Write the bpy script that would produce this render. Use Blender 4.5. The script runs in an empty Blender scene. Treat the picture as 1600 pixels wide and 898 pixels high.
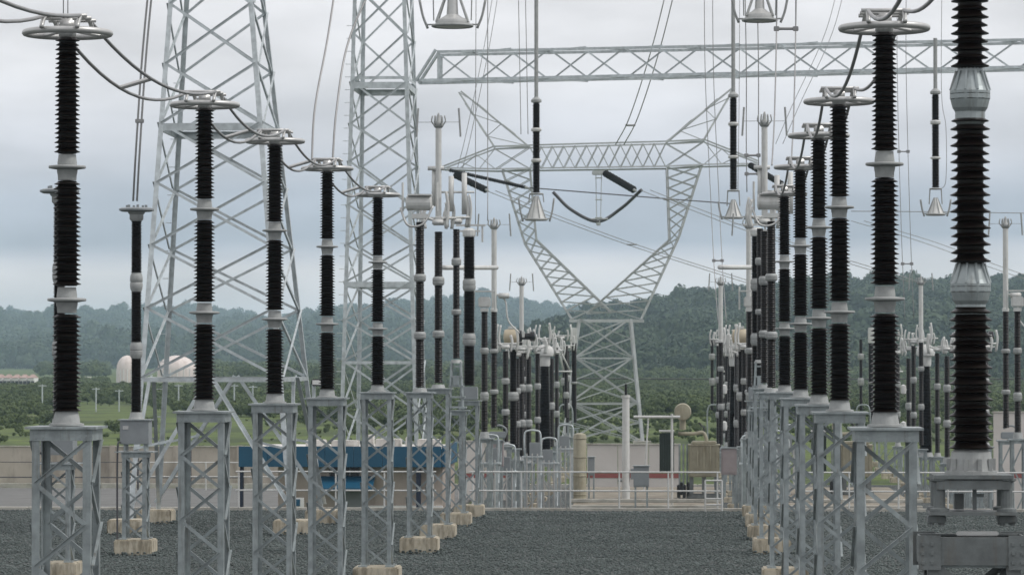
import bpy, bmesh, math, random
import numpy as np
from mathutils import Vector, Matrix, Euler

random.seed(7)
rng = np.random.default_rng(7)
S = bpy.context.scene
COL = S.collection
R = math.radians
PI = math.pi

# ------------------------------------------------------------------ camera
F = 5400.0                       # focal length in pixels of the 1600 px wide photograph
CZ = 5.05
YAW = math.atan(274.0 / F)
PITCH = math.atan(110.0 / F)
cam_d = bpy.data.cameras.new('camera')
cam = bpy.data.objects.new('camera', cam_d)
COL.objects.link(cam)
cam.location = (0, 0, CZ)
cam.rotation_euler = (PI / 2 + PITCH, 0, YAW)
cam_d.sensor_width = 36.0
cam_d.lens = 36.0 * F / 1600.0
cam_d.clip_start = 0.5
cam_d.clip_end = 20000
cam_d.dof.use_dof = True
cam_d.dof.focus_distance = 48
cam_d.dof.aperture_fstop = 9.0
S.camera = cam
CM = Euler((PI / 2 + PITCH, 0, YAW)).to_matrix()

def at(u, v, Y):
    d = CM @ Vector(((u - 800) / F, (449 - v) / F, -1.0))
    k = Y / d.y
    return Vector((d.x * k, Y, CZ + d.z * k))

# ------------------------------------------------------------------ sky, sun, exposure
SUN_EL, SUN_AZ = R(50), R(98)      # behind thin cloud, from the right
W = bpy.data.worlds.new('World')
S.world = W
W.use_nodes = True
nt = W.node_tree
nt.nodes.clear()
def wn(t, **k):
    n = nt.nodes.new(t)
    for a, b in k.items():
        setattr(n, a, b)
    return n
out = wn('ShaderNodeOutputWorld')
bg = wn('ShaderNodeBackground')
bg.inputs['Strength'].default_value = 0.1
nt.links.new(bg.outputs[0], out.inputs[0])
sky = wn('ShaderNodeTexSky', sky_type='NISHITA')
sky.sun_disc = False
sky.sun_elevation = SUN_EL
sky.sun_rotation = SUN_AZ
tc = wn('ShaderNodeTexCoord')
sep = wn('ShaderNodeSeparateXYZ')
nt.links.new(tc.outputs['Generated'], sep.inputs[0])
# cloud layers: long flat bands of stratus, defined on the whole sky dome
mp = wn('ShaderNodeMapping')
mp.inputs['Scale'].default_value = (5.0, 5.0, 55.0)
mp.inputs['Location'].default_value = (0.3, 0.4, 0.1)
nt.links.new(tc.outputs['Generated'], mp.inputs[0])
nz = wn('ShaderNodeTexNoise')
nz.inputs['Scale'].default_value = 1.0
nz.inputs['Detail'].default_value = 5.0
nz.inputs['Roughness'].default_value = 0.5
nt.links.new(mp.outputs[0], nz.inputs['Vector'])
# elevation + noise -> stratus profile
ma = wn('ShaderNodeMath', operation='MULTIPLY_ADD')
ma.inputs[1].default_value = 0.016
nt.links.new(nz.outputs['Fac'], ma.inputs[0])
nt.links.new(sep.outputs['Z'], ma.inputs[2])
rp = wn('ShaderNodeMapRange')
rp.inputs['From Min'].default_value = 0.0
rp.inputs['From Max'].default_value = 0.16
nt.links.new(ma.outputs[0], rp.inputs[0])
cr = wn('ShaderNodeValToRGB')
el = cr.color_ramp.elements
# value = (sin(elev) + 0.011 mean noise) / 0.16
stops = [(0.0, (0.66, 0.655, 0.675)), (0.13, (0.75, 0.735, 0.745)), (0.20, (0.70, 0.69, 0.705)), (0.235, (0.52, 0.54, 0.595)), (0.265, (0.37, 0.415, 0.485)),
         (0.34, (0.405, 0.445, 0.515)), (0.43, (0.58, 0.595, 0.645)), (0.57, (0.70, 0.70, 0.725)), (0.72, (0.745, 0.74, 0.76)), (1.0, (0.77, 0.765, 0.78))]
el[0].position, el[0].color = stops[0][0], (*stops[0][1], 1)
el[1].position, el[1].color = stops[-1][0], (*stops[-1][1], 1)
for p, c in stops[1:-1]:
    e = el.new(p)
    e.color = (*c, 1)
nt.links.new(rp.outputs[0], cr.inputs[0])
# second, finer mottling of the cloud base
mp2 = wn('ShaderNodeMapping')
mp2.inputs['Scale'].default_value = (7.0, 7.0, 22.0)
nt.links.new(tc.outputs['Generated'], mp2.inputs[0])
nz2 = wn('ShaderNodeTexNoise')
nz2.inputs['Scale'].default_value = 1.6
nz2.inputs['Detail'].default_value = 6.0
nt.links.new(mp2.outputs[0], nz2.inputs['Vector'])
rp2 = wn('ShaderNodeMapRange')
rp2.inputs['From Min'].default_value = 0.3
rp2.inputs['From Max'].default_value = 0.7
rp2.inputs['To Min'].default_value = 7.5
rp2.inputs['To Max'].default_value = 11.2
nt.links.new(nz2.outputs['Fac'], rp2.inputs[0])
sc = wn('ShaderNodeVectorMath', operation='SCALE')
nt.links.new(cr.outputs[0], sc.inputs[0])
nt.links.new(rp2.outputs[0], sc.inputs['Scale'])
mx = wn('ShaderNodeMixRGB')
mx.inputs['Fac'].default_value = 0.96
nt.links.new(sky.outputs[0], mx.inputs[1])
nt.links.new(sc.outputs[0], mx.inputs[2])
nt.links.new(mx.outputs[0], bg.inputs[0])

sun_d = bpy.data.lights.new('sun', 'SUN')
sun_d.energy = 1.5
sun_d.angle = R(14)
sun_d.color = (1.0, 0.97, 0.93)
sun = bpy.data.objects.new('sun', sun_d)
COL.objects.link(sun)
sdir = Vector((math.sin(SUN_AZ) * math.cos(SUN_EL), math.cos(SUN_AZ) * math.cos(SUN_EL), math.sin(SUN_EL)))
sun.rotation_euler = sdir.to_track_quat('Z', 'Y').to_euler()
sun.location = (-20, 10, 60)

S.view_settings.view_transform = 'Standard'
S.view_settings.look = 'None'
S.view_settings.gamma = 1
S.view_settings.exposure = 0.36
S.render.engine = 'CYCLES'
S.cycles.use_denoising = True
S.cycles.max_bounces = 5
S.cycles.volume_bounces = 1
S.cycles.transparent_max_bounces = 8

# ------------------------------------------------------------------ materials
def mat(name, col, rough=0.6, metal=0.0, var=0.12, scale=3.0, bump=0.0, bscale=40.0, col2=None, spec=0.5, coord='Position'):
    m = bpy.data.materials.new(name)
    m.use_nodes = True
    t = m.node_tree
    b = t.nodes['Principled BSDF']
    b.inputs['Roughness'].default_value = rough
    b.inputs['Metallic'].default_value = metal
    b.inputs['Specular IOR Level'].default_value = spec
    g = t.nodes.new('ShaderNodeNewGeometry')
    n = t.nodes.new('ShaderNodeTexNoise')
    n.inputs['Scale'].default_value = scale
    n.inputs['Detail'].default_value = 6
    n.inputs['Roughness'].default_value = 0.6
    t.links.new(g.outputs['Position'], n.inputs['Vector'])
    r = t.nodes.new('ShaderNodeValToRGB')
    c2 = col2 or tuple(min(1, c * (1 + var)) for c in col)
    c1 = tuple(c * (1 - var) for c in col) if col2 is None else col
    r.color_ramp.elements[0].position, r.color_ramp.elements[0].color = 0.33, (*c1, 1)
    r.color_ramp.elements[1].position, r.color_ramp.elements[1].color = 0.67, (*c2, 1)
    t.links.new(n.outputs['Fac'], r.inputs[0])
    t.links.new(r.outputs[0], b.inputs['Base Color'])
    if bump:
        n2 = t.nodes.new('ShaderNodeTexNoise')
        n2.inputs['Scale'].default_value = bscale
        n2.inputs['Detail'].default_value = 4
        t.links.new(g.outputs['Position'], n2.inputs['Vector'])
        bp = t.nodes.new('ShaderNodeBump')
        bp.inputs['Strength'].default_value = bump
        bp.inputs['Distance'].default_value = 0.02
        t.links.new(n2.outputs['Fac'], bp.inputs['Height'])
        t.links.new(bp.outputs[0], b.inputs['Normal'])
    return m

M = {}
M['galv'] = mat('galvanised_steel', (0.30, 0.335, 0.34), 0.45, 0.4, 0.22, 5.0, 0.05)
M['tower'] = mat('tower_steel', (0.50, 0.54, 0.55), 0.42, 0.45, 0.2, 4.0)
M['pylon'] = mat('pylon_steel', (0.46, 0.48, 0.485), 0.6, 0.2, 0.14, 1.0)
M['alu'] = mat('aluminium', (0.52, 0.52, 0.51), 0.42, 0.5, 0.08, 6.0)
M['cast'] = mat('cast_flange', (0.31, 0.32, 0.315), 0.6, 0.1, 0.14, 9.0, 0.06)
M['white'] = mat('white_paint', (0.56, 0.565, 0.55), 0.5, 0.0, 0.07, 6.0)
M['porc'] = mat('brown_porcelain', (0.006, 0.0038, 0.003), 0.36, 0.0, 0.3, 4.0, spec=0.2)
M['wire'] = mat('conductor', (0.30, 0.30, 0.30), 0.5, 0.6, 0.1, 2.0)
M['wire_dark'] = mat('dark_conductor', (0.08, 0.08, 0.085), 0.5, 0.4, 0.1, 2.0)
M['conc'] = mat('footing_concrete', (0.40, 0.35, 0.26), 0.9, 0, 0.2, 4.0, 0.25, 60.0, col2=(0.56, 0.51, 0.41))
M['slab'] = mat('stained_slab', (0.15, 0.13, 0.10), 0.9, 0, 0.2, 1.5, 0.2, 30.0, col2=(0.27, 0.24, 0.19))
M['kerb'] = mat('kerb_concrete', (0.38, 0.37, 0.33), 0.9, 0, 0.15, 2.0, 0.2, 40.0, col2=(0.52, 0.50, 0.45))
M['wall'] = mat('boundary_wall', (0.40, 0.35, 0.31), 0.9, 0, 0.1, 0.6, 0.15, 20.0, col2=(0.50, 0.445, 0.40))
M['wallw'] = mat('bund_wall', (0.58, 0.54, 0.50), 0.9, 0, 0.1, 0.8, 0.1, 20.0, col2=(0.66, 0.62, 0.58))
M['red'] = mat('red_band', (0.30, 0.10, 0.09), 0.8, 0, 0.1)
M['blue'] = mat('blue_fascia', (0.007, 0.080, 0.150), 0.5, 0, 0.12, 0.7)
M['navy'] = mat('navy_paint', (0.01, 0.02, 0.045), 0.5, 0, 0.1)
M['dark'] = mat('dark_opening', (0.012, 0.012, 0.013), 0.25, 0, 0.1)
M['rad'] = mat('radiator_green', (0.05, 0.07, 0.06), 0.5, 0.1, 0.15)
M['beige'] = mat('beige_paint', (0.28, 0.26, 0.19), 0.55, 0, 0.1, 3.0, col2=(0.36, 0.335, 0.25))
M['tan'] = mat('tan_tank', (0.42, 0.36, 0.26), 0.5, 0, 0.12, 3.0)
M['greybox'] = mat('grey_cabinet', (0.24, 0.26, 0.27), 0.55, 0.1, 0.08, 3.0)
M['mauve'] = mat('mauve_cabinet', (0.30, 0.26, 0.26), 0.6, 0, 0.08)
M['build'] = mat('building_render', (0.34, 0.29, 0.25), 0.85, 0, 0.1, 1.0, 0.1, 30.0, col2=(0.42, 0.365, 0.32))
M['roofw'] = mat('pale_roof', (0.58, 0.56, 0.53), 0.7, 0, 0.1, 1.5)
M['tilered'] = mat('red_roof', (0.36, 0.25, 0.22), 0.8, 0, 0.15, 1.0)
M['whitew'] = mat('white_wall', (0.74, 0.74, 0.72), 0.7, 0, 0.06, 0.3)
M['pink'] = mat('tank_dome', (0.70, 0.62, 0.58), 0.6, 0, 0.08, 0.4)
M['road'] = mat('road_surface', (0.105, 0.105, 0.10), 0.95, 0, 0.2, 0.8, 0.2, 15.0, col2=(0.15, 0.15, 0.145))

def weather(m, streak, amt, sc=(14.0, 14.0, 0.9), lo=0.55, hi=0.72):
    """rust / dirt runs and spots with their own shape mixed over the base colour"""
    t = M[m].node_tree
    b = t.nodes['Principled BSDF']
    src = b.inputs['Base Color'].links[0].from_socket
    g = t.nodes.new('ShaderNodeNewGeometry')
    mp_ = t.nodes.new('ShaderNodeMapping'); mp_.inputs['Scale'].default_value = sc
    n = t.nodes.new('ShaderNodeTexNoise'); n.inputs['Scale'].default_value = 1.0; n.inputs['Detail'].default_value = 6; n.inputs['Roughness'].default_value = 0.65
    t.links.new(g.outputs['Position'], mp_.inputs[0]); t.links.new(mp_.outputs[0], n.inputs['Vector'])
    r = t.nodes.new('ShaderNodeMapRange'); r.inputs['From Min'].default_value = lo; r.inputs['From Max'].default_value = hi; r.inputs['To Max'].default_value = amt
    t.links.new(n.outputs['Fac'], r.inputs[0])
    x = t.nodes.new('ShaderNodeMixRGB'); x.inputs[2].default_value = (*streak, 1)
    t.links.new(r.outputs[0], x.inputs['Fac']); t.links.new(src, x.inputs[1]); t.links.new(x.outputs[0], b.inputs['Base Color'])
M['galv_dark'] = mat('shaded_galvanised_steel', (0.15, 0.165, 0.165), 0.6, 0.2, 0.25, 6.0, 0.08)  # galv darkened: shade and corner vignette at the near column base put into colour
for q_ in ('galv', 'galv_dark'):
    weather(q_, (0.13, 0.11, 0.085), 0.55)
weather('conc', (0.13, 0.11, 0.075), 0.85, (6, 6, 1.2), 0.45, 0.66)
weather('wall', (0.20, 0.165, 0.14), 0.6, (1.5, 1.5, 0.4), 0.48, 0.7)
weather('build', (0.18, 0.15, 0.12), 0.5, (2.5, 2.5, 0.5), 0.5, 0.7)
weather('beige', (0.16, 0.13, 0.08), 0.6, (5, 5, 0.8), 0.5, 0.7)
weather('white', (0.34, 0.32, 0.28), 0.5, (7, 7, 1.5), 0.5, 0.7)
weather('pink', (0.42, 0.33, 0.28), 0.6, (0.5, 0.5, 0.12), 0.48, 0.68)
weather('roofw', (0.30, 0.28, 0.25), 0.6, (1.2, 1.2, 1.2), 0.48, 0.68)
weather('porc', (0.020, 0.017, 0.014), 0.5, (5, 5, 9), 0.5, 0.72)
weather('alu', (0.26, 0.255, 0.25), 0.5, (6, 6, 6), 0.5, 0.7)

def ground_mat(name, cols, scales, bump=0.4, bscale=6.0):
    m = bpy.data.materials.new(name)
    m.use_nodes = True
    t = m.node_tree
    b = t.nodes['Principled BSDF']
    b.inputs['Roughness'].default_value = 0.95
    b.inputs['Specular IOR Level'].default_value = 0.2
    g = t.nodes.new('ShaderNodeNewGeometry')
    n = t.nodes.new('ShaderNodeTexNoise'); n.inputs['Scale'].default_value = scales[0]; n.inputs['Detail'].default_value = 8; n.inputs['Roughness'].default_value = 0.65
    t.links.new(g.outputs['Position'], n.inputs['Vector'])
    r = t.nodes.new('ShaderNodeValToRGB')
    e = r.color_ramp.elements
    e[0].position, e[0].color = 0.3, (*cols[0], 1)
    e[1].position, e[1].color = 0.7, (*cols[-1], 1)
    for i, c in enumerate(cols[1:-1]):
        k = e.new(0.3 + 0.4 * (i + 1) / (len(cols) - 1)); k.color = (*c, 1)
    t.links.new(n.outputs['Fac'], r.inputs[0])
    n2 = t.nodes.new('ShaderNodeTexNoise'); n2.inputs['Scale'].default_value = scales[1]; n2.inputs['Detail'].default_value = 8
    t.links.new(g.outputs['Position'], n2.inputs['Vector'])
    r2 = t.nodes.new('ShaderNodeMapRange'); r2.inputs['From Min'].default_value = 0.3; r2.inputs['From Max'].default_value = 0.7
    r2.inputs['To Min'].default_value = 0.65; r2.inputs['To Max'].default_value = 1.35
    t.links.new(n2.outputs['Fac'], r2.inputs[0])
    s_ = t.nodes.new('ShaderNodeVectorMath'); s_.operation = 'SCALE'
    t.links.new(r.outputs[0], s_.inputs[0]); t.links.new(r2.outputs[0], s_.inputs['Scale'])
    t.links.new(s_.outputs[0], b.inputs['Base Color'])
    bp = t.nodes.new('ShaderNodeBump'); bp.inputs['Strength'].default_value = bump; bp.inputs['Distance'].default_value = 0.05
    n3 = t.nodes.new('ShaderNodeTexNoise'); n3.inputs['Scale'].default_value = bscale; n3.inputs['Detail'].default_value = 5
    t.links.new(g.outputs['Position'], n3.inputs['Vector'])
    t.links.new(n3.outputs['Fac'], bp.inputs['Height']); t.links.new(bp.outputs[0], b.inputs['Normal'])
    return m
M['grass'] = ground_mat('field_grass', [(0.040, 0.055, 0.026), (0.058, 0.080, 0.028), (0.100, 0.135, 0.036), (0.070, 0.072, 0.040)], (0.06, 0.6), 0.6, 2.0)
M['hillsoil'] = ground_mat('hill_scrub', [(0.04, 0.055, 0.03), (0.06, 0.08, 0.035), (0.09, 0.08, 0.06)], (0.01, 0.08), 0.6, 0.5)

def gravel_mat():
    m = bpy.data.materials.new('dark_gravel')
    m.use_nodes = True
    t = m.node_tree
    b = t.nodes['Principled BSDF']
    b.inputs['Roughness'].default_value = 0.9
    b.inputs['Specular IOR Level'].default_value = 0.25
    g = t.nodes.new('ShaderNodeNewGeometry')
    v = t.nodes.new('ShaderNodeTexVoronoi'); v.inputs['Scale'].default_value = 15.0
    t.links.new(g.outputs['Position'], v.inputs['Vector'])
    r = t.nodes.new('ShaderNodeValToRGB')
    e = r.color_ramp.elements
    e[0].position, e[0].color = 0.0, (0.028, 0.034, 0.033, 1)
    e[1].position, e[1].color = 1.0, (0.19, 0.197, 0.19, 1)
    k = e.new(0.75); k.color = (0.074, 0.083, 0.081, 1)
    sx = t.nodes.new('ShaderNodeSeparateColor'); t.links.new(v.outputs['Color'], sx.inputs[0])
    t.links.new(sx.outputs[0], r.inputs[0])
    n2 = t.nodes.new('ShaderNodeTexNoise'); n2.inputs['Scale'].default_value = 0.6; n2.inputs['Detail'].default_value = 7
    t.links.new(g.outputs['Position'], n2.inputs['Vector'])
    r2 = t.nodes.new('ShaderNodeMapRange'); r2.inputs['From Min'].default_value = 0.3; r2.inputs['From Max'].default_value = 0.7
    r2.inputs['To Min'].default_value = 0.75; r2.inputs['To Max'].default_value = 1.25
    t.links.new(n2.outputs['Fac'], r2.inputs[0])
    s_ = t.nodes.new('ShaderNodeVectorMath'); s_.operation = 'SCALE'
    t.links.new(r.outputs[0], s_.inputs[0]); t.links.new(r2.outputs[0], s_.inputs['Scale'])
    t.links.new(s_.outputs[0], b.inputs['Base Color'])
    bp = t.nodes.new('ShaderNodeBump'); bp.inputs['Strength'].default_value = 0.9; bp.inputs['Distance'].default_value = 0.06
    t.links.new(v.outputs['Distance'], bp.inputs['Height']); t.links.new(bp.outputs[0], b.inputs['Normal'])
    return m
M['gravel'] = gravel_mat()

def leaf_mat(name, a, c):
    m = bpy.data.materials.new(name)
    m.use_nodes = True
    t = m.node_tree
    b = t.nodes['Principled BSDF']
    b.inputs['Roughness'].default_value = 0.7
    b.inputs['Specular IOR Level'].default_value = 0.25
    oi = t.nodes.new('ShaderNodeObjectInfo')
    g = t.nodes.new('ShaderNodeNewGeometry')
    n = t.nodes.new('ShaderNodeTexNoise'); n.inputs['Scale'].default_value = 0.5; n.inputs['Detail'].default_value = 3
    t.links.new(g.outputs['Position'], n.inputs['Vector'])
    ad = t.nodes.new('ShaderNodeMath'); ad.operation = 'ADD'
    t.links.new(oi.outputs['Random'], ad.inputs[0]); t.links.new(n.outputs['Fac'], ad.inputs[1])
    mr = t.nodes.new('ShaderNodeMapRange'); mr.inputs['From Min'].default_value = 0.3; mr.inputs['From Max'].default_value = 1.7
    t.links.new(ad.outputs[0], mr.inputs[0])
    r = t.nodes.new('ShaderNodeValToRGB')
    r.color_ramp.elements[0].color = (*a, 1); r.color_ramp.elements[1].color = (*c, 1)
    t.links.new(mr.outputs[0], r.inputs[0]); t.links.new(r.outputs[0], b.inputs['Base Color'])
    return m
M['leaf'] = leaf_mat('forest_leaf', (0.020, 0.040, 0.022), (0.064, 0.090, 0.042))
M['bush'] = leaf_mat('bush_leaf', (0.050, 0.075, 0.030), (0.11, 0.145, 0.055))
weather('kerb', (0.20, 0.18, 0.14), 0.6, (1.5, 1.5, 3.0), 0.48, 0.68)
M['bark'] = mat('bark', (0.10, 0.08, 0.06), 0.9)

# ------------------------------------------------------------------ mesh builders (all return mesh data)
def finish(bm, name, m, smooth=False):
    me = bpy.data.meshes.new(name)
    bm.normal_update()
    bm.to_mesh(me)
    bm.free()
    me.materials.append(M[m] if isinstance(m, str) else m)
    if smooth:
        for p in me.polygons:
            p.use_smooth = True
    return me

def b_box(bm, c, s, bev=0.0, rot=None):
    r = bmesh.ops.create_cube(bm, size=1.0)
    vs = r['verts']
    bmesh.ops.scale(bm, vec=s, verts=vs)
    if bev:
        es = list({e for v in vs for e in v.link_edges})
        q = bmesh.ops.bevel(bm, geom=es, offset=bev, segments=2, affect='EDGES')
        vs = list({v for f in q['faces'] for v in f.verts} | {v for v in vs if v.is_valid})
    if rot is not None:
        bmesh.ops.rotate(bm, cent=(0, 0, 0), matrix=rot, verts=vs)
    bmesh.ops.translate(bm, vec=c, verts=vs)

def b_lathe(bm, prof, seg=16, off=(0, 0, 0), axis='Z'):
    rings = []
    for r, z in prof:
        ring = []
        for i in range(seg):
            a = 2 * PI * i / seg
            p = Vector((r * math.cos(a), r * math.sin(a), z))
            if axis == 'X': p = Vector((p.z, p.x, p.y))
            if axis == 'Y': p = Vector((p.x, p.z, p.y))
            ring.append(bm.verts.new(p + Vector(off)))
        rings.append(ring)
    for a, b in zip(rings, rings[1:]):
        for i in range(seg):
            j = (i + 1) % seg
            bm.faces.new((a[i], a[j], b[j], b[i]))
    bm.faces.new(rings[0][::-1])
    bm.faces.new(rings[-1])

def b_tube(bm, pts, r, seg=6, closed=False):
    pts = [Vector(p) for p in pts]
    n = len(pts)
    rings = []
    up = None
    for i, p in enumerate(pts):
        if closed:
            d = pts[(i + 1) % n] - pts[i - 1]
        else:
            d = pts[min(i + 1, n - 1)] - pts[max(i - 1, 0)]
        d.normalize()
        if up is None:
            up = Vector((0, 0, 1)) if abs(d.z) < 0.9 else Vector((1, 0, 0))
        x = (up - d * up.dot(d)).normalized()
        up = x
        y = d.cross(x)
        rr = r[i] if isinstance(r, (list, tuple)) else r
        rings.append([bm.verts.new(p + x * (rr * math.cos(2 * PI * k / seg)) + y * (rr * math.sin(2 * PI * k / seg))) for k in range(seg)])
    pairs = list(zip(rings, rings[1:])) + ([(rings[-1], rings[0])] if closed else [])
    for a, b in pairs:
        for i in range(seg):
            j = (i + 1) % seg
            bm.faces.new((a[i], a[j], b[j], b[i]))
    if not closed:
        bm.faces.new(rings[0][::-1])
        bm.faces.new(rings[-1])

def smooth_pts(pts, n=8):
    P = [Vector(p) for p in pts]
    if len(P) < 3:
        return P
    out = []
    for i in range(len(P) - 1):
        p0 = P[i - 1] if i > 0 else P[0] * 2 - P[1]
        p1, p2 = P[i], P[i + 1]
        p3 = P[i + 2] if i + 2 < len(P) else P[-1] * 2 - P[-2]
        for k in range(n):
            t = k / n
            out.append(0.5 * ((2 * p1) + (p2 - p0) * t + (2 * p0 - 5 * p1 + 4 * p2 - p3) * t * t + (3 * p1 - p0 - 3 * p2 + p3) * t ** 3))
    out.append(P[-1])
    return out

CACHE = {}
def box_me(s, m, bev=0.0, name='box'):
    key = ('box', tuple(round(v, 4) for v in s), m, bev)
    if key not in CACHE:
        bm = bmesh.new(); b_box(bm, (0, 0, 0), s, bev)
        CACHE[key] = finish(bm, name, m)
    return CACHE[key]

def lathe_me(prof, m, seg=16, name='lathe', smooth=True, axis='Z'):
    key = ('lathe', tuple((round(a, 4), round(b, 4)) for a, b in prof), m, seg, axis)
    if key not in CACHE:
        bm = bmesh.new(); b_lathe(bm, prof, seg, axis=axis)
        me = finish(bm, name, m, smooth)
        if smooth:
            try: me.set_sharp_from_angle(angle=R(40))
            except Exception: pass
        CACHE[key] = me
    return CACHE[key]

def cyl_me(r, L, m, seg=10, axis='Z', name='cyl'):
    return lathe_me([(r, 0), (r, L)], m, seg, name, True, axis)

def tube_me(pts, r, m, seg=6, closed=False, name='tube'):
    bm = bmesh.new(); b_tube(bm, pts, r, seg, closed)
    return finish(bm, name, m, True)

def angle_me(m):
    key = ('angle', m)
    if key not in CACHE:
        t = 0.13
        pr = [(0, 0), (1, 0), (1, t), (t, t), (t, 1), (0, 1)]
        bm = bmesh.new()
        a = [bm.verts.new((x, y, 0)) for x, y in pr]
        b = [bm.verts.new((x, y, 1)) for x, y in pr]
        for i in range(6):
            j = (i + 1) % 6
            bm.faces.new((a[i], a[j], b[j], b[i]))
        bm.faces.new((a[0], a[3], a[2], a[1])); bm.faces.new((a[0], a[5], a[4], a[3]))
        bm.faces.new((b[0], b[1], b[2], b[3])); bm.faces.new((b[0], b[3], b[4], b[5]))
        CACHE[key] = finish(bm, 'angle_bar', m)
    return CACHE[key]

# ------------------------------------------------------------------ object helpers
def link(name, me, parent=None, loc=None, mtx=None):
    o = bpy.data.objects.new(name, me)
    COL.objects.link(o)
    if parent is not None:
        o.parent = parent
    if mtx is not None:
        o.matrix_local = mtx
    elif loc is not None:
        o.location = loc
    return o

def tag(o, label, cat, group=None):
    o['label'] = label
    o['category'] = cat
    if group:
        o['group'] = group
    return o

def thing(name, label, cat, loc=(0, 0, 0), group=None):
    o = bpy.data.objects.new(name, None)
    o.empty_display_size = 0.3
    COL.objects.link(o)
    o.location = loc
    return tag(o, label, cat, group)

def struct(o, kind='structure'):
    o['kind'] = kind
    return o

def kids(o):
    return [c for c in o.children]

def dup(o, label, dx=0.0, dy=0.0, dz=0.0, cat=None):
    r = o.copy(); COL.objects.link(r)
    r.location = o.location + Vector((dx, dy, dz))
    r['label'] = label
    def rec(src, dst):
        for ch in kids(src):
            c = ch.copy(); COL.objects.link(c); c.parent = dst
            rec(ch, c)
    rec(o, r)
    return r

def bar(parent, name, p, q, w, m, hint):
    """an angle-section member from p to q; hint = direction its first flange lies along"""
    p, q = Vector(p), Vector(q)
    d = q - p
    L = d.length
    z = d / L
    h = Vector(hint)
    x = h - z * h.dot(z)
    if x.length < 1e-4:
        x = Vector((1, 0, 0)) - z * z.x
    x.normalize()
    y = z.cross(x)
    mt = Matrix(((x.x * w, y.x * w, z.x * L, p.x), (x.y * w, y.y * w, z.y * L, p.y), (x.z * w, y.z * w, z.z * L, p.z), (0, 0, 0, 1)))
    return link(name, angle_me(m), parent, mtx=mt)

def flat(parent, name, p, q, w, m, nrm, outward=False):
    """an angle brace lying flat against a face with outward normal nrm, its stiffening flange turned inwards"""
    p, q = Vector(p), Vector(q)
    d = q - p
    L = d.length
    z = d / L
    y = -(Vector(nrm) - z * Vector(nrm).dot(z)).normalized()
    if outward:                 # stiffening flange outside, along the upper edge
        if (-y).cross(z).z > 0:
            p, q, z = q, p, -z
        y = -y
    x = y.cross(z)
    p = p - x * (w / 2)
    k = w * 0.75
    mt = Matrix(((x.x * w, y.x * k, z.x * L, p.x), (x.y * w, y.y * k, z.y * L, p.y), (x.z * w, y.z * k, z.z * L, p.z), (0, 0, 0, 1)))
    return link(name, angle_me(m), parent, mtx=mt)

def rod(parent, name, p, q, r, m, seg=8):
    p, q = Vector(p), Vector(q)
    d = q - p
    mt = Matrix.Translation(p) @ d.to_track_quat('Z', 'Y').to_matrix().to_4x4() @ Matrix.Diagonal((r, r, d.length, 1))
    return link(name, cyl_me(1.0, 1.0, m, seg), parent, mtx=mt)

def lattice(parent, A, B, n, cw, bw, m, chord='leg', brace='brace', pattern='X', levels=None, faces=(0, 1, 2, 3), chords=True, flip=0):
    """four chords from corners A[i] to B[i]; braces on the faces between neighbouring chords"""
    A = [Vector(a) for a in A]; B = [Vector(b) for b in B]
    ca = sum(A, Vector()) / 4
    if chords:
        for i in range(4):
            bar(parent, chord, A[i], B[i], cw, m, A[(i + 1) % 4] - A[i])
    ts = levels or [k / n for k in range(n + 1)]
    for f in faces:
        i, j = f, (f + 1) % 4
        nrm = (A[i] + A[j]) / 2 - ca
        for k in range(len(ts) - 1):
            t0, t1 = ts[k], ts[k + 1]
            a0, a1 = A[i].lerp(B[i], t0), A[i].lerp(B[i], t1)
            b0, b1 = A[j].lerp(B[j], t0), A[j].lerp(B[j], t1)
            off = nrm.normalized() * 0.012 if nrm.length else Vector()
            nn = nrm.normalized() if nrm.length else Vector((0, -1, 0))
            e0 = (b0 - a0).normalized() * cw * 0.5; e1 = (b1 - a1).normalized() * cw * 0.5
            a0, b0, a1, b1 = a0 + e0, b0 - e0, a1 + e1, b1 - e1
            o1, o2 = nn * 0.006, nn * -(cw * 0.13 + 0.004)
            if pattern == 'X':
                flat(parent, brace, a0 + o1, b1 + o1, bw, m, nn, True)
                flat(parent, brace, b0 + o2, a1 + o2, bw, m, nn)
            else:
                if (k + flip) % 2:
                    flat(parent, brace, a0 + o1, b1 + o1, bw, m, nn, True)
                else:
                    flat(parent, brace, b0 + o1, a1 + o1, bw, m, nn)

# ------------------------------------------------------------------ insulators
def shed_me(h, r0, r1, pitch=0.053, seg=20, core=0.70, m='porc'):
    """a porcelain shell with umbrella sheds from z=0 to h"""
    key = ('shed', round(h, 3), round(r0, 3), round(r1, 3), pitch, seg, core)
    if key not in CACHE:
        n = max(3, int(round(h / pitch)))
        p = h / n
        prof = [((r0 * core), 0)]
        for k in range(n):
            z = k * p
            rr = r0 + (r1 - r0) * (k + 0.5) / n
            if k % 2: rr *= 0.945
            prof += [(rr * core, z + 0.16 * p), (rr * 0.985, z + 0.30 * p), (rr, z + 0.40 * p), (rr * core * 1.04, z + 0.80 * p)]
        prof += [(r1 * core, h)]
        bm = bmesh.new(); b_lathe(bm, prof, seg)
        me = finish(bm, 'insulator_shell', m, True)
        try: me.set_sharp_from_angle(angle=R(45))
        except Exception: pass
        CACHE[key] = me
    return CACHE[key]

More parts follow.
